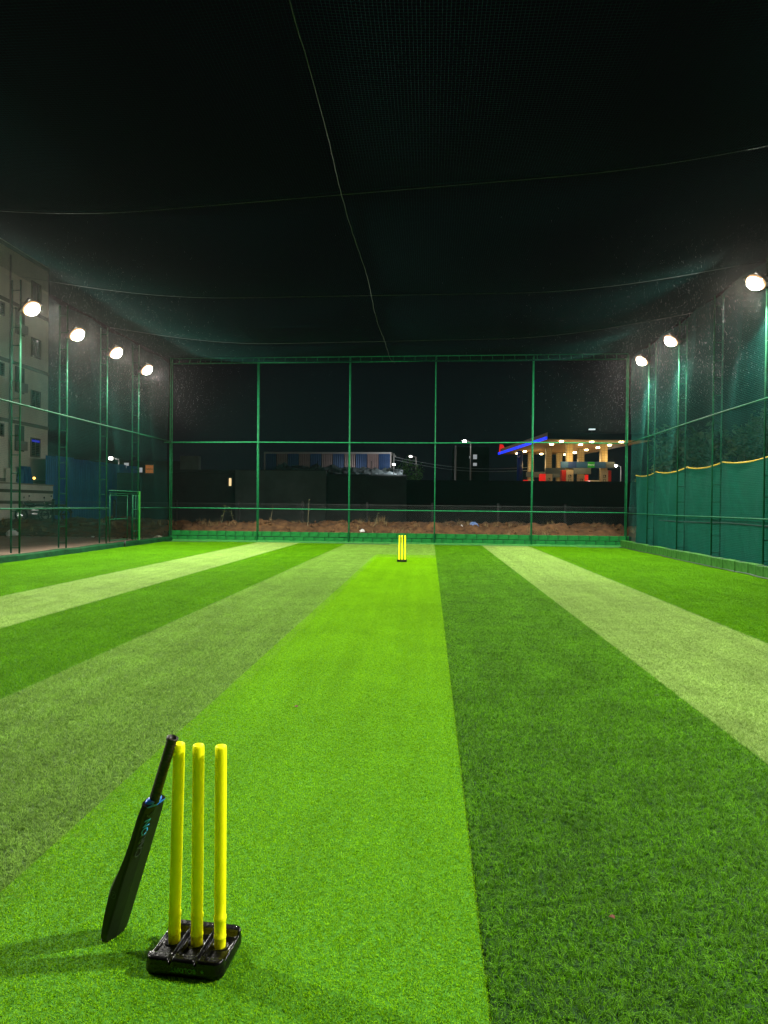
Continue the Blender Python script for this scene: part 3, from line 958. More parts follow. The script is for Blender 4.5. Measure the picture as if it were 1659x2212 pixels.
# ================================================================== dirt bank behind the net
def terrain(name, x0, x1, y0, y1, nx, ny, hf, m):
    xs = np.linspace(x0, x1, nx); ys_ = np.linspace(y0, y1, ny)
    V = [(x, y, hf(x, y)) for x in xs for y in ys_]
    F = [(i * ny + j, (i + 1) * ny + j, (i + 1) * ny + j + 1, i * ny + j + 1) for i in range(nx - 1) for j in range(ny - 1)]
    o = np_mesh(name, V, F, m, smooth=True)
    return tag(o, kind='structure')
def bank_h(x, y):
    e = min(1, max(0, (y - 29.0) / 1.3)) * (1 if y < 33.5 else max(0, 1 - (y - 33.5) / 3.0) * 0.5 + 0.5)
    if x < -11.5: e *= min(1, max(0.0, (y - 30.2) / 1.8))
    m_ = mnoise.fractal(Vector((x * 0.55, y * 0.8, 1.7)), 1.0, 2.0, 4)
    lump = abs(mnoise.noise(Vector((x * 1.6, y * 1.6, 4.0))))
    fine = mnoise.fractal(Vector((x * 5, y * 5, 9.0)), 1.0, 2.0, 3)
    return -0.03 + e * (0.66 + 0.26 * m_ + 0.22 * lump + 0.07 * fine) + (0.02 * fine if e > 0 else 0)
bank = terrain('dirt_bank', -42, 12, 28.6, 37.5, 520, 90, bank_h, dirt_m)

def bank_z(x, y): return bank_h(x, y)

# dry grass and weeds on the bank
def tufts(name, spots, m, h=0.35, n=16, label=None):
    V, F = [], []
    for (x, y, z, s_) in spots:
        for k in range(n):
            a = random.uniform(0, 2 * PI); l = h * s_ * random.uniform(0.5, 1.2); lean = random.uniform(0.1, 0.8)
            p0 = Vector((x + random.uniform(-.08, .08), y + random.uniform(-.08, .08), z - 0.02))
            d = Vector((math.cos(a) * lean, math.sin(a) * lean, 1)).normalized() * l
            p1 = p0 + d * 0.6; p2 = p0 + d + Vector((math.cos(a), math.sin(a), -0.4)) * l * 0.25 * lean
            wv = Vector((-math.sin(a), math.cos(a), 0)) * 0.006
            b = len(V); V += [p0 - wv, p0 + wv, p1 + wv * .7, p1 - wv * .7, p2]
            F += [(b, b + 1, b + 2), (b, b + 2, b + 3), (b + 3, b + 2, b + 4)]
    o = np_mesh(name, [tuple(v) for v in V], F, m)
    return tag(o, label, None, kind='stuff')
spots = []
for k in range(900):
    x = random.uniform(-30, 9); y = random.uniform(29.6, 33)
    if x < -11: y = random.uniform(30.8, 34)
    if mnoise.noise(Vector((x * 0.5, y, 0))) < (0.15 if x < -8 else 0.12): continue
    spots.append((x, y, bank_z(x, y), random.uniform(0.4, 1.2)))
tufts('dry_grass', spots, mat('dry_grass', (0.26, 0.18, 0.08), rough=0.8, var=0.3), 0.32, 14, 'dry grass tufts over the dirt bank')
# loose clods
cl_ = MB()
for k in range(900):
    x = random.uniform(-26, 9); y = random.uniform(29.3, 32.5)
    r = random.uniform(0.02, 0.10) * (0.6 if random.random() < .7 else 1.2); z = bank_z(x, y) + r * 0.3
    vs = [(x + r * a * random.uniform(.6, 1.2), y + r * b * random.uniform(.6, 1.2), z + r * c * random.uniform(.6, 1.1)) for a, b, c in ((1, 0, 0), (-1, 0, 0), (0, 1, 0), (0, -1, 0), (0, 0, 1), (0, 0, -1), )]
    cl_.add(vs, [(0, 2, 4), (2, 1, 4), (1, 3, 4), (3, 0, 4), (2, 0, 5), (1, 2, 5), (3, 1, 5), (0, 3, 5)])
tag(cl_.build('dirt_clods', dirt_m), 'clods of red earth on the bank', kind='stuff')

leaf_dark = mat('leaf_dark', (0.014, 0.035, 0.010), rough=0.6, col2=(0.04, 0.08, 0.02), vscale=1.5)
bark = mat('bark', (0.06, 0.045, 0.03), rough=0.9, bump=0.5)
def stalk_plant(x, y, h, label, lean=0.1, leaves=14, ls=0.10):
    t = empty('weed_plant', (x, y, bank_z(x, y) if y < 37 else 0)); tag(t, label, 'plant')
    pts = [(lean * k / 5 * h * (1 + 0.2 * math.sin(k)), 0.02 * math.sin(k * 2), h * k / 5) for k in range(6)]
    MB().tube(pts, [0.012, 0.011, 0.01, 0.008, 0.006, 0.003], 5).build('stem', mat('dry_stem', (0.22, 0.20, 0.11), rough=0.8), t)
    lv = MB()
    for k in range(leaves):
        f = random.uniform(0.35, 1); a = random.uniform(0, 2 * PI)
        p = Vector((lean * f * h, 0, h * f)); d = Vector((math.cos(a), math.sin(a), random.uniform(-0.4, 0.6))).normalized() * ls * random.uniform(.6, 1.4)
        s_ = Vector((-math.sin(a), math.cos(a), 0)) * ls * 0.22
        lv.add([p, p + d * 0.5 + s_, p + d, p + d * 0.5 - s_], [(0, 1, 2, 3)])
    lv.build('leaves', mat('weed_leaf', (0.14, 0.17, 0.06), rough=0.7), t)['kind'] = 'stuff'
stalk_plant(-5.6, 30.6, 1.25, 'tall slender weed standing on the dirt bank behind the second bay', 0.05, 9)
stalk_plant(-9.6, 30.4, 0.9, 'leafy weed on the bank near the left corner of the back net', 0.25, 26, 0.16)
stalk_plant(-9.1, 30.9, 0.8, 'spreading weed beside the leafy weed near left corner', -0.3, 20, 0.15)
stalk_plant(-2.5, 30.4, 0.6, 'small dry weed on the bank left of the far stumps', 0.3, 10)
stalk_plant(-7.4, 30.8, 0.8, 'thin weed on the bank just behind the second post', 0.2, 8)

# litter
def crumpled(name, loc, s_, m, label, cat, seed):
    bm = bmesh.new(); bmesh.ops.create_icosphere(bm, subdivisions=3, radius=1)
    for v in bm.verts:
        k = 1 + 0.55 * mnoise.noise(v.co * 1.7 + Vector((seed, 0, 0))) + 0.25 * mnoise.noise(v.co * 4.5 + Vector((0, seed, 0)))
        v.co = Vector((v.co.x * s_[0] * k, v.co.y * s_[1] * k, (v.co.z * k + 0.75) * s_[2] * (1 - 0.35 * abs(v.co.x))))
    me = bpy.data.meshes.new(name); bm.to_mesh(me); bm.free(); me.materials.append(m)
    o = bpy.data.objects.new(name, me); link(o); o.location = loc
    return tag(o, label, cat)
white_pl = mat('white_bag', (0.7, 0.7, 0.68), rough=0.5, var=0.1)
crumpled('plastic_bag', (-19.6, 30.3, -0.01), (0.27, 0.2, 0.17), white_pl, 'crumpled white plastic bag on the dirt behind the left net', 'bag', 1.0)
crumpled('paper_scrap', (-15.5, 30.0, 0.0), (0.08, 0.06, 0.03), white_pl, 'small white scrap on the sandy ground behind the second left post', 'litter', 2.0)
crumpled('paper_scrap', (-3.0, 29.8, bank_z(-3.0, 29.8)), (0.13, 0.1, 0.07), white_pl, 'pale scrap half buried in the bank left of far stumps', 'litter', 3.0)
crumpled('paper_scrap', (1.45, 30.6, bank_z(1.45, 30.6)), (0.05, 0.05, 0.05), white_pl, 'small white ball of litter on the bank right of the far stumps', 'litter', 4.0)
crumpled('plastic_bag', (2.05, 31.4, bank_z(2.05, 31.4) + .02), (0.22, 0.15, 0.16), mat('blue_bag', (0.03, 0.12, 0.42), rough=0.4, col2=(0.3, 0.4, 0.6), vscale=12), 'crumpled blue and white bag on the bank beside the chain link fence', 'bag', 5.0)
crumpled('stone', (-11.6, 28.0, 0.0), (0.22, 0.16, 0.13), mat('pale_stone', (0.25, 0.24, 0.17), rough=0.8, bump=0.5), 'pale stone lying just outside the small gate', 'stone', 6.0)

# chain link fence
cf = empty('chain_link_fence', (0, 32.0, 0)); tag(cf, 'dark chain link fence behind the dirt bank', 'fence')
wire_m = mat('galvanised_wire', (0.13, 0.14, 0.14), rough=0.5, metal=0.4)
conc = mat('dark_concrete', (0.012, 0.012, 0.012), rough=0.9, var=0.2)
pm = None
for x in [-18.6 + 3.12 * k for k in range(11)]:
    if pm is None:
        pm = MB().box(-0.05, 0.05, -0.05, 0.05, -0.1, 1.75).build('post', conc, cf, bevel=0.01); pm.location = (x, 0.06, 0)
    else:
        q = pm.copy(); link(q, cf); q.location = (x, 0.06, 0)
V, F = [], []
hgt = 1.5; base_z = 0.15
nd = int((31 + hgt) / 0.085)
xs0 = -19 - hgt + np.arange(nd) * 0.085
for sg in (1, -1):
    a = np.stack([xs0 if sg > 0 else xs0 + hgt, np.full(nd, 0.0), np.full(nd, base_z)], 1)
    b = a + np.array([sg * hgt, 0, hgt])
    P = np.stack([a, b], 1)
    v_, f_ = ribbon(P, 0.0022)
    F.append(f_ + sum(len(q) for q in V)); V.append(v_)
o = np_mesh('wire_mesh', np.concatenate(V), np.concatenate(F), wire_m, cf); o['kind'] = 'stuff'
for z in (1.62,):
    MB().tube([(-19, 0, z), (12.4, 0, z)], 0.006, 5).build('top_wire', wire_m, cf)

# ================================================================== left: apartment block, walls, motorcycles
plaster = mat('cream_plaster', (0.80, 0.78, 0.64), rough=0.9, var=0.10, vscale=0.7, bump=0.1, bscale=8)
band_m = mat('band_grey', (0.22, 0.20, 0.16), rough=0.9)
glass_dk = mat('dark_glass', (0.01, 0.012, 0.014), rough=0.08, spec=0.6)
frame_m = mat('window_frame', (0.20, 0.19, 0.15), rough=0.7)
ab = empty('apartment_block', (-25.5, 43.25, 0)); tag(ab, 'cream multi storey apartment block at the left edge', 'building')
MB().box(-12, 0, -16, 0, 0, 17.2).build('wall', plaster, ab)
bz = [2.9, 6.5, 10.1, 13.7, 17.0]
for z in bz:
    MB().box(0.002, 0.06, -16, -0.003, z - 0.11, z + 0.11).build('floor_band', band_m, ab)
def win(y0, y1, z0, z1, lit=None):
    f = MB()
    t = 0.07
    f.box(0.003, 0.07, y0 - t, y0, z0 - t, z1 + t); f.box(0.003, 0.07, y1, y1 + t, z0 - t, z1 + t)
    f.box(0.003, 0.07, y0, y1, z1, z1 + t); f.box(0.003, 0.09, y0, y1, z0 - t, z0)
    f.box(0.003, 0.045, (y0 + y1) / 2 - 0.02, (y0 + y1) / 2 + 0.02, z0, z1)
    w_ = f.build('window', frame_m, ab)
    MB().box(0.004, 0.02, y0, y1, z0, z1).build('pane', lit or glass_dk, w_)
    lv = MB()
    nl = int((z1 - z0) / 0.11)
    for k in range(nl): lv.box(0.024, 0.036, y0 + 0.02, y1 - 0.02, z0 + 0.03 + k * 0.11, z0 + 0.05 + k * 0.11)
    lv.build('louvre', frame_m, w_)['kind'] = 'stuff'
for fl, z in enumerate(bz[1:4]):
    if fl != 0: win(-1.9, -1.0, z + (0.85 if fl == 1 else 0.5), z + 1.95)
    else: win(-1.9, -1.0, z + 1.2, z + 2.2)
    win(-5.3, -4.75, z - 0.95, z - 0.3)
    MB().box(0.003, 0.03, -3.6, -2.65, z - 1.75, z - 0.15).build('recess_shade_panel', mat('recess_shade', (0.09, 0.09, 0.07), rough=0.9), ab)  # flat panel on the wall, the recess's shade painted as a dark colour
    MB().box(0.031, 0.33, -3.5, -2.75, z - 1.7, z - 1.15).build('air_conditioner', mat('ac_grey', (0.28, 0.28, 0.24), rough=0.6), ab, bevel=0.02)
win(-1.9, -1.0, 4.55, 5.65)
MB().box(0.04, 0.06, -1.88, -1.02, 5.45, 5.6).build('blue_tube_light', mat('blue_tube', (0.05, 0.05, 0.5), emit=(0.04, 0.05, 0.8), estr=0.4), ab)
MB().tube([(0.09, -4.2, 16.5), (0.09, -4.2, 3.6), (0.09, -4.05, 3.3), (0.09, -4.05, 0.5)], 0.05, 8).build('drain_pipe', frame_m, ab, smooth=True)
MB().box(0.004, 0.05, -6.5, -4.5, 0.6, 3.3).build('doorway', plaster, ab)
# blue draped tarp against the block
tp = MB()
V, F = [], []
for i in range(13):
    for j in range(9):
        s_, z = i / 12, j / 8
        hw = 0.55 + 0.55 * (1 - z)
        V.append((0.22 + 0.05 * math.sin(i * 1.7), -3.4 + (s_ * 2 - 0.7) * hw, 1.3 + 2.5 * z))
for i in range(12):
    for j in range(8):
        a = i * 9 + j; F.append((a, a + 1, a + 10, a + 9))
o = MB().add(V, F).build('tarpaulin', mat('blue_tarp', (0.02, 0.10, 0.30), rough=0.4), smooth=True); o.location = (-25.3, 43.25, 0)
tag(o, 'blue tarpaulin hanging at the foot of the apartment block', 'tarpaulin')
sd = o.modifiers.new('thick', 'SOLIDIFY'); sd.thickness = 0.01

plaster2 = mat('grey_plaster', (0.50, 0.49, 0.42), rough=0.9, var=0.15, vscale=1.5)
cw = empty('compound_wall', (-21.2, 36.5, 0)); tag(cw, 'cream compound wall with dark stripes in front of the apartment block', 'wall')
MB().box(-0.2, 0, -9, 0, 0, 2.5).build('wall', plaster2, cw)
for z in (2.2, 1.62):
    MB().box(0.002, 0.03, -9, -0.003, z - 0.13, z + 0.03).build('stripe', mat('stripe_brown', (0.07, 0.055, 0.04), rough=0.8), cw)
MB().box(-0.25, 0.05, -9.02, 0.02, 2.502, 2.57).build('coping', band_m, cw)
MB().box(-4.2, -0.203, -0.2, 0, 0, 2.498).build('end_wall', plaster2, cw)
tag(MB().box(-25.3, -24.9, 38.5, 38.9, 0, 3.6).build('pillar', plaster), 'pale pillar beside the foot of the apartment block', 'pillar')
# small amber lamp
am = empty('amber_lamp', (-22.0, 36.0, 2.72)); tag(am, 'small amber lamp on top of the compound wall', 'lamp')
MB().tube([(0, 0, 0), (0, 0, 0.16)], 0.03, 8).build('lamp_base', frame_m, am)
bm = bmesh.new(); bmesh.ops.create_icosphere(bm, subdivisions=2, radius=0.07); me = bpy.data.meshes.new('bulb'); bm.to_mesh(me); bm.free()
me.materials.append(mat('amber_bulb', (0.8, 0.4, 0.05), emit=(1, 0.5, 0.08), estr=6)); q = bpy.data.objects.new('bulb', me); link(q, am); q.location.z = 0.2

# blue corrugated sheet wall
def corrugated(name, length, height, m, parent=None, pitch=0.22, depth=0.04, thick=0.012):
    n = int(length / pitch * 4)
    V, F = [], []
    for i in range(n + 1):
        x = length * i / n
        d = depth * (1 if (i % 4) in (1, 2) else 0)
        V += [(x, -d, 0), (x, -d, height), (x, -d + thick, 0), (x, -d + thick, height)]
    for i in range(n):
        a = i * 4
        F += [(a, a + 4, a + 5, a + 1), (a + 2, a + 3, a + 7, a + 6), (a + 1, a + 5, a + 7, a + 3)]
    return MB().add(V, F).build(name, m, parent)
blue_sheet = mat('blue_sheet', (0.018, 0.11, 0.36), rough=0.28, metal=0.35, var=0.3, vscale=0.8, bump=0.15, bscale=4)
bs = empty('blue_sheet_wall', (-24.0, 40.5, 0.2), PI / 2); tag(bs, 'tall wall of blue corrugated sheets behind the left net', 'wall')
shp = None
for k in range(12):
    zt = 4.35 + random.uniform(-0.05, 0.05)
    if shp is None or True:
        q = corrugated('sheet_panel', 1.1, zt, blue_sheet, bs)
    q.location = (k * 1.12, random.uniform(-0.01, 0.01), 0)
    q.rotation_euler.z = random.uniform(-0.012, 0.012)

# motorcycles
def motorcycle():
    t = empty('motorcycle')
    rub = mat('tyre_rubber', (0.012, 0.012, 0.012), rough=0.8); blkp = mat('bike_paint', (0.02, 0.02, 0.025), rough=0.2, coat=0.6)
    chrome = mat('chrome', (0.7, 0.7, 0.72), rough=0.15, metal=1.0); seatm = mat('seat_vinyl', (0.012, 0.012, 0.012), rough=0.6)
    for x in (-0.64, 0.64):
        wl_ = MB().tube([(x + 0.29 * math.cos(a), 0, 0.30 + 0.29 * math.sin(a)) for a in np.linspace(0, 2 * PI, 25)], 0.045, 8, caps=False).build('wheel', rub, t, smooth=True)
        h = MB().tube([(x, -0.06, 0.30), (x, 0.06, 0.30)], 0.05, 10)
        for k in range(10):
            a = 2 * PI * k / 10
            h.tube([(x, 0, 0.30), (x + 0.26 * math.cos(a), 0, 0.30 + 0.26 * math.sin(a))], 0.008, 5)
        h.build('rim', chrome, wl_)
    # tank
    bm = bmesh.new(); bmesh.ops.create_uvsphere(bm, u_segments=16, v_segments=10, radius=1)
    for v in bm.verts:
        v.co = Vector((0.16 + v.co.x * 0.27, v.co.y * 0.13, 0.82 + v.co.z * 0.12 + 0.04 * v.co.x))
    me = bpy.data.meshes.new('fuel_tank'); bm.to_mesh(me); bm.free(); me.shade_smooth(); me.materials.append(blkp); link(bpy.data.objects.new('fuel_tank', me), t)
    MB().box(-0.62, -0.06, -0.12, 0.12, 0.76, 0.86).build('saddle', seatm, t, bevel=0.035, seg=3)
    MB().box(-0.18, 0.22, -0.13, 0.13, 0.30, 0.62).build('engine', chrome, t, bevel=0.03)
    MB().tube([(0.64, 0.07, 0.30), (0.42, 0.07, 0.98)], 0.02, 8).tube([(0.64, -0.07, 0.30), (0.42, -0.07, 0.98)], 0.02, 8).build('fork', chrome, t, smooth=True)
    MB().tube([(0.28, -0.36, 1.02), (0.36, -0.2, 1.04), (0.42, 0, 0.99), (0.36, 0.2, 1.04), (0.28, 0.36, 1.02)], 0.014, 8).build('handlebar', chrome, t, smooth=True)
    MB().tube([(0.42, 0, 0.92), (0.50, 0, 0.92), (0.54, 0, 0.92)], [0.06, 0.09, 0.085], 14).build('headlight', chrome, t, smooth=True)
    MB().tube([(-0.1, -0.14, 0.36), (-0.35, -0.17, 0.30), (-0.85, -0.18, 0.42)], [0.025, 0.035, 0.045], 10).build('exhaust', chrome, t, smooth=True)
    MB().tube([(-0.64, 0, 0.30), (-0.05, 0, 0.45), (0.4, 0, 0.85), (-0.1, 0, 0.78), (-0.7, 0, 0.80), (-0.64, 0, 0.30)], 0.022, 8).build('frame', blkp, t, smooth=True)
    MB().tube([(0.64 + 0.34 * math.cos(a), 0, 0.30 + 0.34 * math.sin(a)) for a in np.linspace(0.5, 2.6, 10)], 0.03, 6).build('mudguard', blkp, t, smooth=True)
    MB().tube([(-0.64 + 0.36 * math.cos(a), 0, 0.34 + 0.36 * math.sin(a)) for a in np.linspace(0.6, 3.0, 10)], 0.05, 6).build('mudguard', blkp, t, smooth=True)
    for s_ in (-1, 1):
        mm = MB().tube([(0.36, s_ * 0.24, 1.03), (0.34, s_ * 0.30, 1.24)], 0.006, 5).build('mirror_stalk', chrome, t)
        MB().box(0.325, 0.345, s_ * 0.30 - 0.06, s_ * 0.30 + 0.06, 1.20, 1.30).build('mirror', seatm, mm, bevel=0.01)
    MB().box(-0.82, -0.80, -0.07, 0.07, 0.62, 0.72).build('number_plate', mat('plate_white', (0.6, 0.6, 0.6), rough=0.4), t)
    return t
mc = motorcycle(); mc.location = (-20.5, 33.6, 0.62); mc.rotation_euler = (0.12, 0, -PI / 2 - 0.6)
tag(mc, 'black motorcycle with silver trim on the left, its mirror against the striped wall', 'motorcycle', 'motorcycles parked behind the bank')
mc2 = copy_tree(mc); mc2.location = (-19.55, 33.9, 0.62); mc2.rotation_euler = (0.12, 0, -PI / 2 - 0.45)
mc2['label'] = 'black motorcycle on the right, parked nearer the blue sheet wall'

# thin fence post at far left
tag(MB().tube([(-21.2, 31.5, 0), (-21.2, 31.5, 1.75)], 0.045, 6).build('fence_post', conc), 'dark short fence post at the left picture edge', 'post')

# ================================================================== back: dark houses, striped shed
dkwall = mat('dark_wall', (0.075, 0.09, 0.085), rough=0.95, var=0.25, vscale=0.6)
dkwall2 = mat('darker_wall', (0.03, 0.035, 0.035), rough=0.95, var=0.25, vscale=0.6)
lit_warm = mat('lit_window', (0.8, 0.6, 0.3), emit=(1.0, 0.72, 0.35), estr=1.1)
lit_cool = mat('lit_window_cool', (0.8, 0.8, 0.8), emit=(0.8, 0.85, 0.9), estr=0.35)
lit_or = mat('lit_window_orange', (0.8, 0.3, 0.1), emit=(1.0, 0.35, 0.08), estr=0.18)
hs = empty('low_house', (-13.4, 45.6, 0)); tag(hs, 'dark low house with one narrow lit window behind the bank', 'house')
MB().box(-4.5, 0, 0, 5, 0, 3.75).build('wall', dkwall2, hs)
MB().box(-4.7, 0.15, -0.2, 5.2, 3.76, 3.95).build('roof', dkwall2, hs)
f = MB().box(-0.56, -0.46, -0.06, -0.003, 2.75, 3.45).box(-0.28, -0.20, -0.06, -0.003, 2.75, 3.45).box(-0.46, -0.28, -0.06, -0.003, 3.38, 3.45).build('window', dkwall, hs)
MB().box(-0.455, -0.285, -0.03, -0.004, 2.85, 3.375).build('pane', lit_warm, f)
MB().box(-3.9, -2.6, -0.08, 0.4, 3.96, 4.9).build('roof_tank', dkwall, hs)
gw = empty('grey_wall', (0, 45.2, 0)); tag(gw, 'plain dark grey boundary wall behind the second bay of the back net', 'wall')
MB().box(-13.3, -7.05, 0, 0.25, 0, 3.9).build('wall', dkwall, gw)
MB().box(-13.3, -7.05, -0.05, 0.3, 3.902, 3.96).build('coping', dkwall2, gw)
tag(MB().box(-6.9, -1.6, 45.6, 45.9, 0, 3.6).build('dark_wall', dkwall2), 'very dark wall below the tarpaulin covered roof', 'wall')
tag(MB().box(-4, 40, 47.2, 47.6, 0, 3.42).build('dark_wall', mat('black_wall', (0.006, 0.006, 0.006), rough=1.0)), 'long black wall in front of the petrol station', 'wall')

sh = empty('striped_shed', (-14.8, 59.6, 0), -0.045); tag(sh, 'long shed clad in alternating blue and pinkish metal panels', 'shed')
SL = 11.3 / 11
bl_s = mat('shed_blue', (0.03, 0.075, 0.20), rough=0.35, metal=0.2, var=0.15, vscale=1); pk_s = mat('shed_pink', (0.28, 0.19, 0.18), rough=0.35, metal=0.2, var=0.15, vscale=1)
for k in range(11):
    q = corrugated('cladding_panel', SL - 0.01, 2.1, bl_s if k % 2 == 0 else pk_s, sh, pitch=0.16, depth=0.025)
    q.location = (k * SL, 0, 4.05 - 0.5 if k in (0, 10) else 4.05)
    if k in (0, 10): q.scale.z = 1.24
MB().box(0, 11.3, 0.02, 4, 0, 6.1).build('shed_core', dkwall2, sh)
MB().box(-0.1, 11.4, -0.08, 4.1, 6.16, 6.3).build('roof_trim', mat('trim_pale', (0.5, 0.45, 0.42), rough=0.5), sh)
MB().box(-0.1, 0.0, -0.08, 0.0, 3.4, 6.158).build('corner_trim', mat('trim_pale', (0.5, 0.45, 0.42)), sh)
MB().box(11.3, 11.4, -0.08, 0.0, 3.4, 6.158).build('corner_trim', mat('trim_pale', (0.5, 0.45, 0.42)), sh)
# crumpled glossy sheets in front of it
V, F = [], []
nx_, ny_ = 190, 34
for i in range(nx_):
    for j in range(ny_):
        x = -13.3 + 11.0 * i / (nx_ - 1); s_ = j / (ny_ - 1)
        z = 4.35 + 0.75 * s_ + 0.28 * mnoise.fractal(Vector((x * 1.4 + s_ * 1.5, s_ * 4, 2)), 1, 2, 4) - 0.05 * (x + 13.3) * 0.6
        V.append((x, 56.2 + 2.2 * s_ + 0.2 * mnoise.noise(Vector((x, s_ * 3, 7))), z))
for i in range(nx_ - 1):
    for j in range(ny_ - 1):
        a = i * ny_ + j; F.append((a, a + ny_, a + ny_ + 1, a + 1))
o = np_mesh('roof_tarpaulin', V, F, mat('glossy_tarp', (0.22, 0.26, 0.26), rough=0.12, spec=0.9, metal=0.5), smooth=False)
tag(o, 'crumpled shiny tarpaulin sheet on the roof before the striped shed', 'tarpaulin')
tag(MB().box(-13.4, -2.0, 56.0, 59.0, 0, 4.2).build('low_building', dkwall2), 'dark low building under the shiny tarpaulin', 'building')
for x, lb in ((-9.4, 'thin dark rod standing left on the tarpaulin roof'), (-4.9, 'thin dark rod standing right on the tarpaulin roof')):
    tag(MB().tube([(x, 55.9, 0), (x, 55.9, 5.3)], 0.04, 6).build('rod', conc), lb, 'rod')

# far left distant lights
dh = empty('distant_house', (-28.5, 62, 0)); tag(dh, 'dark distant house with an orange lit window beyond the blue sheet wall', 'house')
MB().box(-4, 5, 0, 4, 0, 5.6).build('wall', dkwall2, dh)
f = MB().box(1.5, 2.4, -0.1, -0.003, 4.35, 4.44).box(1.5, 2.4, -0.1, -0.003, 5.2, 5.3).box(1.6, 2.35, -0.1, -0.06, 4.80, 4.84).build('window', dkwall, dh)
MB().box(1.6, 2.35, -0.05, -0.004, 4.45, 5.2).build('pane', lit_or, f)
MB().box(1.0, 1.28, -0.03, -0.004, 4.5, 4.95).build('pane', lit_cool, dh)
MB().box(-0.5, -0.05, -0.03, -0.004, 4.9, 5.4).build('pane', lit_cool, dh)
rf_ = tag(MB().box(-30.0, -22.0, 50.0, 50.3, 0, 3.9).build('dark_wall', dkwall2), 'dark wall at the far end of the blue sheets', 'wall')

def street_lamp(x, y, h, label, power=0.0, col=(1, 0.95, 0.85), es=30.0, hr=0.12, arm=0.5):
    t = empty('street_lamp', (x, y, 0)); tag(t, label, 'street lamp', 'distant street lamps')
    MB().tube([(0, 0, 0), (0, 0, h)], [0.09, 0.05], 8).build('pole', mat('pole_grey', (0.12, 0.12, 0.12), rough=0.6), t, smooth=True)
    MB().tube([(0, 0, h), (-arm, -0.1, h + 0.1)], 0.03, 6).build('arm', mat('pole_grey', (0.12, 0.12, 0.12)), t)
    hd = MB().box(-arm - 0.3, -arm + 0.1, -0.22, 0.02, h + 0.08, h + 0.16).build('lamp_head', house_m, t, bevel=0.02)
    MB().box(-arm - 0.26, -arm + 0.06, -0.235, -0.221, h - 0.04, h + 0.14).build('lamp_lens', mat('lens_' + label[:12], (0.9, 0.9, 0.9), emit=col, estr=es), hd)
    if power:
        ld = bpy.data.lights.new('lamp_light', 'POINT'); ld.energy = power; ld.color = col; ld.shadow_soft_size = hr
        lo = bpy.data.objects.new('lamp_light', ld); link(lo, t); lo.location = (-arm - 0.1, -0.5, h - 0.15)
    return t
street_lamp(3.7, 62, 7.5, 'lit street lamp on a dark pole left of the petrol station', 60)
street_lamp(17.2, 62, 5.35, 'bright white street lamp right of the petrol station', 70, es=60)
street_lamp(-25.7, 54, 5.2, 'white lamp above the dark wall beyond the blue sheets', 120, es=40)
street_lamp(-1.5, 72, 6.8, 'small dim street lamp above a lit bush', 60, es=1.2)
tag(MB().tube([(2.23, 60, 0), (2.23, 60, 7.0)], [0.10, 0.07], 8).build('utility_pole', mat('pole_pale', (0.3, 0.3, 0.28), rough=0.7), smooth=True), 'pale utility pole beside the lit street lamp pole', 'pole')
wlm = empty('wall_lamp', (-3.05, 56.3, 0)); tag(wlm, 'tiny white lamp at the right end of the shiny tarpaulin roof', 'lamp')
MB().tube([(0, 0, 0), (0, 0, 5.0)], 0.03, 6).build('stand', conc, wlm)
MB().box(-0.12, 0.12, -0.12, 0.0, 5.0, 5.12).build('lamp_head', mat('shed_lamp', (1, 1, 1), emit=(0.95, 0.97, 1.0), estr=3), wlm)
ld = bpy.data.lights.new('lamp_light', 'POINT'); ld.energy = 300; ld.color = (0.9, 0.95, 1.0); ld.shadow_soft_size = 0.1
lo = bpy.data.objects.new('lamp_light', ld); link(lo, wlm); lo.location = (0.1, -0.6, 5.2)
tag(MB().tube([(-3.2, 59, 0), (-3.2, 59, 6.2)], [0.10, 0.07], 8).build('utility_pole', mat('pole_pale', (0.3, 0.3, 0.28), rough=0.7), smooth=True), 'pale utility pole at the right end of the striped shed', 'pole')
for k, z0 in enumerate((5.9, 5.65)):
    pts = [(-3.2 + 12 * i / 20, 59 + i * 0.05, z0 - 0.8 * (i / 20) - 0.5 * math.sin(PI * i / 20)) for i in range(21)]
    tag(MB().tube(pts, 0.018, 5).build('overhead_wire', mat('wire_pale', (0.25, 0.27, 0.27), rough=0.5)), ['upper', 'lower'][k] + ' overhead wire running right from the shed pole', 'wire')
fb = empty('distant_block', (4.6, 90, 0.0)); tag(fb, 'dark distant building with two small lit windows left of petrol station', 'building')
MB().box(-1.5, 3.2, 0, 6, 0, 9.5).build('wall', dkwall2, fb)
for (a, b, z0, z1) in ((1.1, 1.6, 7.9, 8.5), (1.1, 1.6, 7.0, 7.4), (0.6, 0.8, 8.0, 8.3)):
    MB().box(a, b, -0.05, -0.004, z0, z1).build('window', lit_cool, fb)

# ================================================================== petrol station
ps = empty('petrol_station', (0, 0, 0)); tag(ps, 'lit petrol station canopy on tall tiled columns', 'petrol station')
A_, B_, C_, D_ = Vector((6.54, 64.4, 0)), Vector((8.5, 49.7, 0)), Vector((16.2, 50.5, 0)), Vector((14.26, 63.7, 0))
zc = 6.55
under = mat('canopy_soffit', (0.44, 0.26, 0.10), rough=0.7, var=0.08, vscale=0.6)
MB().add([(p.x, p.y, zc) for p in (A_, B_, C_, D_)] + [(p.x, p.y, zc + 0.5) for p in (A_, B_, C_, D_)],
         [(0, 3, 2, 1), (4, 5, 6, 7), (1, 2, 6, 5), (2, 3, 7, 6), (3, 0, 4, 7), (0, 1, 5, 4)]).build('canopy', [under], ps)
dkf = mat('fascia_dark', (0.02, 0.025, 0.06), rough=0.4)
e = (C_ - B_).normalized(); nrm = Vector((e.y, -e.x, 0))
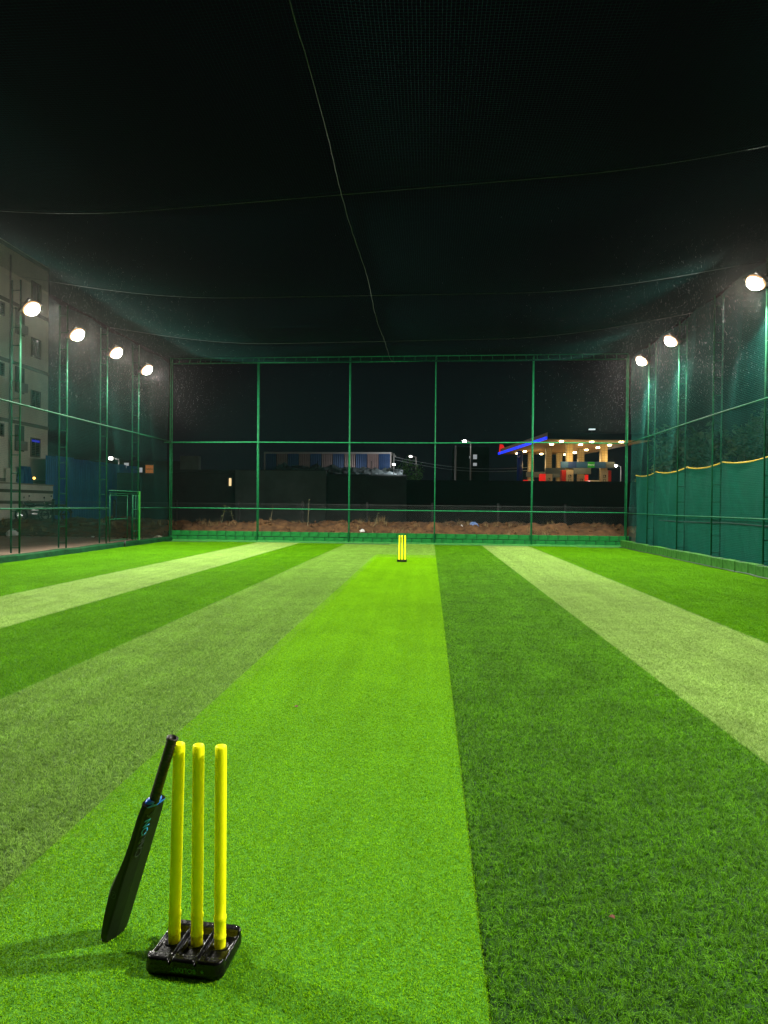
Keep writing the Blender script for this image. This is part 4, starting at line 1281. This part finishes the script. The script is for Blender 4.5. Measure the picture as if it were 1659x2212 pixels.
def prism(a, b, nrm, t, z0, z1, m, nm, par):
    p = [a + nrm * 0.003, b + nrm * 0.003, b + nrm * t, a + nrm * t]
    return MB().add([(q.x, q.y, z0) for q in p] + [(q.x, q.y, z1) for q in p], [(0, 3, 2, 1), (4, 5, 6, 7), (0, 1, 5, 4), (1, 2, 6, 5), (2, 3, 7, 6), (3, 0, 4, 7)]).build(nm, m, par)
prism(B_, C_, nrm, 0.08, zc + 0.03, zc + 0.5, dkf, 'fascia', ps)
e2 = (B_ - A_).normalized(); n2_ = Vector((e2.y, -e2.x, 0))
if n2_.x > 0: n2_ = -n2_
blue_glow = mat('blue_fascia_light', (0.02, 0.06, 0.8), emit=(0.01, 0.035, 1.0), estr=1.5)
prism(A_, B_, n2_, 0.12, zc + 0.0, zc + 0.19, blue_glow, 'fascia_light', ps)
fin = MB()
fin.add([(6.5, 64.0, 6.76), (7.05, 64.0, 6.76), (6.98, 64.0, 7.2), (6.85, 64.0, 7.45), (6.55, 64.0, 7.5), (6.5, 64.2, 6.76), (7.05, 64.2, 6.76), (6.98, 64.2, 7.2), (6.85, 64.2, 7.45), (6.55, 64.2, 7.5)],
        [(4, 3, 2, 1, 0), (5, 6, 7, 8, 9)] + [(i, (i + 1) % 5, 5 + (i + 1) % 5, 5 + i) for i in range(5)])
fin.build('red_fin', mat('red_sign_light', (0.8, 0.02, 0.02), emit=(1, 0.02, 0.02), estr=0.7), ps)
tile_m = bpy.data.materials.new('column_tiles'); tile_m.use_nodes = True
nt = tile_m.node_tree; bb = nt.nodes['Principled BSDF']; br = nt.nodes.new('ShaderNodeTexBrick'); tcx = nt.nodes.new('ShaderNodeTexCoord')
mpx = nt.nodes.new('ShaderNodeMapping'); mpx.inputs['Rotation'].default_value = (PI / 2, 0, 0)
nt.links.new(tcx.outputs['Object'], mpx.inputs[0]); nt.links.new(mpx.outputs[0], br.inputs['Vector'])
br.offset = 0; br.inputs['Scale'].default_value = 1; br.inputs['Brick Width'].default_value = 0.2; br.inputs['Row Height'].default_value = 0.2; br.inputs['Mortar Size'].default_value = 0.012
br.inputs['Color1'].default_value = (0.62, 0.47, 0.22, 1); br.inputs['Color2'].default_value = (0.56, 0.42, 0.20, 1); br.inputs['Mortar'].default_value = (0.3, 0.24, 0.14, 1)
nt.links.new(br.outputs['Color'], bb.inputs['Base Color']); bb.inputs['Roughness'].default_value = 0.35
cols = [(10.65, 52.5, 'front left'), (13.3, 52.7, 'front right'), (9.8, 56.6, 'middle left'), (12.65, 57.6, 'middle right'), (9.15, 62.0, 'rear left'), (11.75, 62.3, 'rear right')]
cm = None
for (x, y, nm) in cols:
    if cm is None:
        cm = MB().box(-0.24, 0.24, -0.24, 0.24, 2.0, zc - 0.004).build('column', tile_m, ps); cm.location = (x, y, 0)
    else:
        q = cm.copy(); link(q, ps); q.location = (x, y, 0)
lampm = mat('canopy_lamp', (1, 0.9, 0.6), emit=(1.0, 0.80, 0.38), estr=26)
lpos = [(9.72, 50.75), (12.02, 51.11), (14.18, 51.1), (9.42, 53.09), (11.69, 53.34), (13.97, 53.6), (13.66, 55.9),
        (13.23, 58.16), (12.87, 60.98), (12.51, 63.28), (8.33, 60.05), (7.97, 62.27), (10.22, 62.82)]
lb0 = None
for (x, y) in lpos:
    if lb0 is None:
        lb0 = MB().box(-0.12, 0.12, -0.14, 0.14, -0.09, -0.004).build('ceiling_light', lampm, ps); lb0.location = (x, y, zc)
    else:
        q = lb0.copy(); link(q, ps); q.location = (x, y, zc)
for (x, y) in ((9.2, 59.5), (12.2, 59.5), (10.5, 51.5), (13.8, 52.0), (12.2, 55.3)):
    ld = bpy.data.lights.new('canopy_light', 'POINT'); ld.energy = 60; ld.color = (1.0, 0.68, 0.27); ld.shadow_soft_size = 0.5
    lo = bpy.data.objects.new('canopy_light', ld); link(lo, ps); lo.location = (x, y, zc - 1.2)
# raised forecourt
tag(MB().box(3, 40, 47.9, 80, 0, 2.0).build('forecourt', conc), kind='structure')
panel_m = mat('pump_panel', (0.65, 0.52, 0.36), rough=0.5); red_m = mat('pump_red', (0.75, 0.03, 0.02), rough=0.45); ink = mat('panel_ink', (0.02, 0.02, 0.02), rough=0.6)
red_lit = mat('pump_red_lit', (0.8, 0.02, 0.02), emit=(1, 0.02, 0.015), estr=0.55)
def pump(x, y, side, lit, label, ztop=4.45, red_w=0.35):
    t = empty('fuel_pump', (x, y, 0)); tag(t, label, 'fuel pump', 'fuel pumps at the column feet')
    b = MB().box(-0.27, 0.27, -0.40, -0.245, 2.0, ztop).build('pump_body', panel_m, t, bevel=0.02)
    for k in range(3):
        z = ztop - 0.45 - k * 0.32
        fr = MB()
        fr.box(-0.10, 0.10, -0.412, -0.402, z + 0.08, z + 0.11); fr.box(-0.10, 0.10, -0.412, -0.402, z - 0.11, z - 0.08)
        fr.box(-0.10, -0.07, -0.412, -0.402, z - 0.08, z + 0.08); fr.box(0.07, 0.10, -0.412, -0.402, z - 0.08, z + 0.08)
        if k == 0: fr.box(0.02, 0.07, -0.412, -0.402, z - 0.02, z + 0.08)
        fr.build('pictogram', ink, b)
    x0 = -0.27 - red_w if side < 0 else 0.27
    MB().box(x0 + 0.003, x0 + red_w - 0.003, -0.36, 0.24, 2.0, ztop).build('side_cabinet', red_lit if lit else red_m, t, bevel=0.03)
    return t
pump(10.65, 52.5, -1, False, 'beige fuel pump with dark red side at the front left column')
pump(13.3, 52.7, 1, False, 'beige fuel pump with dark red side at the front right column', red_w=0.25)
pump(9.8, 56.6, -1, True, 'fuel pump with glowing red left side at the middle left column', 4.35, 0.45)
pump(12.65, 57.6, 1, True, 'fuel pump with glowing red right side at the middle right column', 4.35, 0.3)
pump(9.15, 62.0, -1, True, 'small distant fuel pump with glowing red side left of the green net post', 4.05, 0.4)
pump(11.75, 62.3, 1, True, 'small distant fuel pump with narrow glowing red side at the rear right column', 4.0, 0.2)
bl_a = mat('sign_blue', (0.05, 0.16, 0.38), rough=0.5); bl_b = mat('sign_blue_deep', (0.02, 0.06, 0.25), rough=0.5); gy = mat('sign_grey', (0.10, 0.13, 0.16), rough=0.6)
def spreader(x0, x1, y, z0, z1, m, label):
    t = empty('pump_sign_board', ((x0 + x1) / 2, y, (z0 + z1) / 2)); tag(t, label, 'sign', 'boards between the station columns')
    w2, h2 = (x1 - x0) / 2, (z1 - z0) / 2
    MB().box(-w2, w2, -0.10, 0.0, -h2, h2).build('board', m, t, bevel=0.01)
    return t
s1 = spreader(9.95, 14.0, 52.22, 4.62, 5.1, bl_a, 'blue sign board with a green Petrol plate between the front columns')
MB().box(-1.45, -0.85, -0.13, -0.103, -0.235, 0.235).build('blue_plate', bl_b, s1)
MB().box(1.35, 2.02, -0.13, -0.103, -0.235, 0.235).build('dark_plate', gy, s1)
pl = MB().box(0.0, 0.52, -0.13, -0.103, -0.22, 0.22).build('green_plate', mat('sign_green', (0.04, 0.42, 0.05), rough=0.5, emit=(0.03, 0.5, 0.04), estr=0.15), s1)
lettering('Petrol', 0.19, mat('sign_white', (0.85, 0.85, 0.8), emit=(1, 1, 0.9), estr=0.3), pl, Matrix.Translation((0.26, -0.135, 0)) @ Matrix.Rotation(PI / 2, 4, 'X'), extrude=0.003)
s2 = spreader(9.5, 13.2, 56.3, 4.35, 4.85, gy, 'grey sign board between the middle columns')
s3 = spreader(8.7, 12.3, 61.7, 4.3, 4.8, gy, 'grey sign board between the rear columns')
# pylon banner
pb = empty('banner_sign', (7.75, 59.0, 0)); tag(pb, 'tall curved dark blue banner sign with a white ring logo at the station', 'sign')
V, F = [], []
for i in range(9):
    a = (i / 8 - 0.5) * 1.6
    for z in (3.75, 6.45):
        V.append((0.34 * math.sin(a), -0.30 * math.cos(a), z))
F = [(2 * i, 2 * i + 2, 2 * i + 3, 2 * i + 1) for i in range(8)]
q = MB().add(V, F).build('banner_panel', mat('banner_blue', (0.02, 0.05, 0.28), rough=0.12, spec=0.7), pb, smooth=True)
sd = q.modifiers.new('thick', 'SOLIDIFY'); sd.thickness = 0.04
MB().tube([(-0.13 + 0.12 * math.cos(a), -0.345 + 0.03 * abs(math.cos(a)), 6.1 + 0.2 * math.sin(a)) for a in np.linspace(0.6, 2 * PI - 0.2, 16)], 0.025, 6).build('ring_logo', mat('logo_white', (0.7, 0.7, 0.75), rough=0.5), pb)
MB().box(-0.06, 0.1, -0.25, -0.12, 2.0, 3.72).build('leg', mat('leg_grey', (0.35, 0.38, 0.42), rough=0.4), pb)
# van at the pumps
vn = empty('van', (13.55, 56.0, 2.0)); tag(vn, 'small white van with pink tail lights beside the middle right pump', 'van')
MB().add([(-0.75, 0, 0.35), (0.75, 0, 0.35), (0.75, 0, 1.2), (0.66, 0.08, 1.85), (-0.66, 0.08, 1.85), (-0.75, 0, 1.2), (-0.75, 3.2, 0.35), (0.75, 3.2, 0.35), (0.75, 3.2, 1.1), (0.66, 2.6, 1.8), (-0.66, 2.6, 1.8), (-0.75, 3.2, 1.1)],
         [(0, 1, 2, 5), (2, 3, 4, 5), (11, 8, 7, 6), (11, 10, 9, 8), (1, 7, 8, 2), (2, 8, 9, 3), (3, 9, 10, 4), (4, 10, 11, 5), (5, 11, 6, 0), (0, 6, 7, 1)]).build('body', mat('van_white', (0.75, 0.7, 0.62), rough=0.3), vn, bevel=0.04)
MB().box(-0.58, 0.58, -0.02, 0.06, 1.25, 1.72).build('rear_window', glass_dk, vn)
for x in (-0.62, 0.5): MB().box(x, x + 0.14, -0.03, -0.005, 0.9 + .68, 1.1 + .68).build('tail_light', mat('tail_pink', (1, 0.4, 0.5), emit=(1, 0.35, 0.5), estr=4), vn)
for x in (-0.7, 0.55):
    for y in (0.6, 2.6): MB().tube([(x, y, 0.3), (x + 0.15, y, 0.3)], 0.3, 16).build('wheel', mat('tyre_rubber', (0.012, 0.012, 0.012)), vn, smooth=True)
fl_ = empty('roof_floodlight', (12.0, 51.0, zc + 0.55)); tag(fl_, 'white floodlight standing on top of the petrol station canopy', 'floodlight')
MB().tube([(0, 0, 0), (0, 0, 0.35)], 0.03, 6).build('stand', house_m, fl_)
MB().box(-0.22, 0.22, -0.1, 0.1, 0.30, 0.37).build('lamp', mat('roof_lamp', (1, 1, 1), emit=(0.85, 0.95, 1), estr=1.2), fl_)

# ================================================================== trees and bushes
def tree(x, y, h, cr, label, m, nleaf=2600, cz=0.62, ls=0.16, name='tree', z0=0.0):
    t = empty(name, (x, y, z0)); tag(t, label, name.replace('_', ' '))
    k = MB(); tp = [(0, 0, 0), (0.05 * h * .2, 0, h * 0.3), (0.1, 0.05, h * cz)]
    k.tube(tp, [0.03 * h, 0.022 * h, 0.010 * h], 7)
    tips = []
    for i in range(9):
        a = i * 2.4 + random.random(); z = h * random.uniform(0.28, cz)
        d = Vector((math.cos(a) * cr * random.uniform(.5, .9), math.sin(a) * cr * random.uniform(.5, .9), h * random.uniform(0.12, 0.32)))
        p = Vector((0.03, 0, z)); k.tube([p, p + d * 0.55 + Vector((0, 0, -0.05)), p + d], [0.012 * h, 0.007 * h, 0.003 * h], 5)
        tips.append(p + d); tips.append(p + d * 0.6)
    tips += [Vector((random.uniform(-.4, .4) * cr, random.uniform(-.4, .4) * cr, h * random.uniform(0.7, 0.93))) for _ in range(6)]
    k.build('trunk', bark, t, smooth=True)
    n = nleaf; V = np.zeros((n * 4, 3)); T = np.array([[*q] for q in tips])
    ci = rng.integers(0, len(T), n)
    off = rng.normal(0, 1, (n, 3)); off /= np.linalg.norm(off, axis=1, keepdims=True)
    off *= (rng.uniform(0, 1, (n, 1)) ** 0.45) * np.array([cr * 0.42, cr * 0.42, h * 0.13])
    P = T[ci] + off
    a = rng.uniform(0, 2 * PI, n); b = rng.uniform(-0.8, 0.8, n)
    d = np.stack([np.cos(a) * np.cos(b), np.sin(a) * np.cos(b), np.sin(b)], 1)
    s_ = np.cross(d, rng.normal(0, 1, (n, 3))); s_ /= np.linalg.norm(s_, axis=1, keepdims=True)
    l = ls * rng.uniform(0.6, 1.3, (n, 1))
    V[0::4] = P - d * l; V[1::4] = P + s_ * l * 0.45; V[2::4] = P + d * l; V[3::4] = P - s_ * l * 0.45
    F = np.arange(n * 4).reshape(-1, 4)
    np_mesh('crown', V, F, m, t)
    return t
tree(12.3, 33.5, 5.4, 1.9, 'dark bushy tree behind the right net nearest the corner', leaf_dark)
tree(13.2, 29.0, 5.6, 2.1, 'dark leafy tree behind the shade cloth between the corner and middle posts', leaf_dark, ls=0.11, nleaf=5000)
tree(13.4, 24.0, 5.2, 2.0, 'dark leafy tree behind the shade cloth near the lampless post', leaf_dark, ls=0.11, nleaf=5000)
tree(14.5, 20.0, 6.2, 2.3, 'tall dark tree behind the shade cloth near the right picture edge', leaf_dark, ls=0.11, nleaf=5000)
bushm = mat('bush_yellow', (0.16, 0.20, 0.04), rough=0.6, var=0.3)
tree(17.9, 57.0, 2.2, 1.2, 'yellowish lit bush at the foot of the bright station lamp', bushm, 900, name='bush', z0=2.0, ls=0.14)
tree(13.3, 40.0, 4.6, 0.9, 'pale yellow lit shrub seen through the right net near the corner', bushm, 500, name='shrub', ls=0.12)
tree(-2.0, 70.0, 6.6, 1.3, 'small bright green bush lit by the dim street lamp', mat('bush_lit', (0.10, 0.28, 0.05), rough=0.6, var=0.3), 900, name='bush')
ld = bpy.data.lights.new('shrub_light', 'POINT'); ld.energy = 35; ld.color = (1.0, 0.85, 0.4); ld.shadow_soft_size = 0.1

# ================================================================== rain and misty air
nR = 8000
x = rng.uniform(XL + 0.1, XR - 0.1, nR); y = rng.uniform(15, YB, nR); z = rng.uniform(4.6, 8.4, nR)
x = np.where(rng.random(nR) < 0.5, XL + 0.1 + rng.exponential(1.3, nR), XR - 0.1 - rng.exponential(1.3, nR))
l = rng.uniform(0.03, 0.07, nR); r_ = 0.0005
V = np.zeros((nR * 4, 3)); dxr = -0.10 * l
P0 = np.stack([x, y, z], 1); P1 = np.stack([x + dxr, y, z - l], 1)
sd_ = np.stack([np.full(nR, r_), np.zeros(nR), np.zeros(nR)], 1); sb_ = np.stack([np.zeros(nR), np.full(nR, r_), np.zeros(nR)], 1)
V = np.stack([P0, (P0 + P1) / 2 + sd_, P1, (P0 + P1) / 2 - sd_, (P0 + P1) / 2 + sb_, (P0 + P1) / 2 - sb_], 1).reshape(-1, 3)
b = (np.arange(nR) * 6)[:, None]
F = np.concatenate([b + np.array([0, 1, 4]), b + np.array([0, 4, 3]), b + np.array([0, 3, 5]), b + np.array([0, 5, 1]), b + np.array([2, 4, 1]), b + np.array([2, 3, 4]), b + np.array([2, 5, 3]), b + np.array([2, 1, 5])], 0)
rain_m = mat('rain_water', (0.8, 0.82, 0.84), rough=0.2, spec=0.8)
o = np_mesh('rain', V, F, rain_m); tag(o, 'light rain falling in the glare of the floodlights', kind='stuff')

hz = MB().box(-145, 145, -65, 155, -1.0, 17.8).build('haze', None)
hm = bpy.data.materials.new('haze_air'); hm.use_nodes = True
hm.node_tree.nodes.clear()
ho = hm.node_tree.nodes.new('ShaderNodeOutputMaterial'); hv = hm.node_tree.nodes.new('ShaderNodeVolumePrincipled')
hv.inputs['Color'].default_value = (0.95, 0.88, 0.80, 1); hv.inputs['Density'].default_value = HAZE; hv.inputs['Anisotropy'].default_value = 0.9
hm.node_tree.links.new(hv.outputs[0], ho.inputs['Volume'])
hz.data.materials.append(hm); tag(hz, kind='stuff')
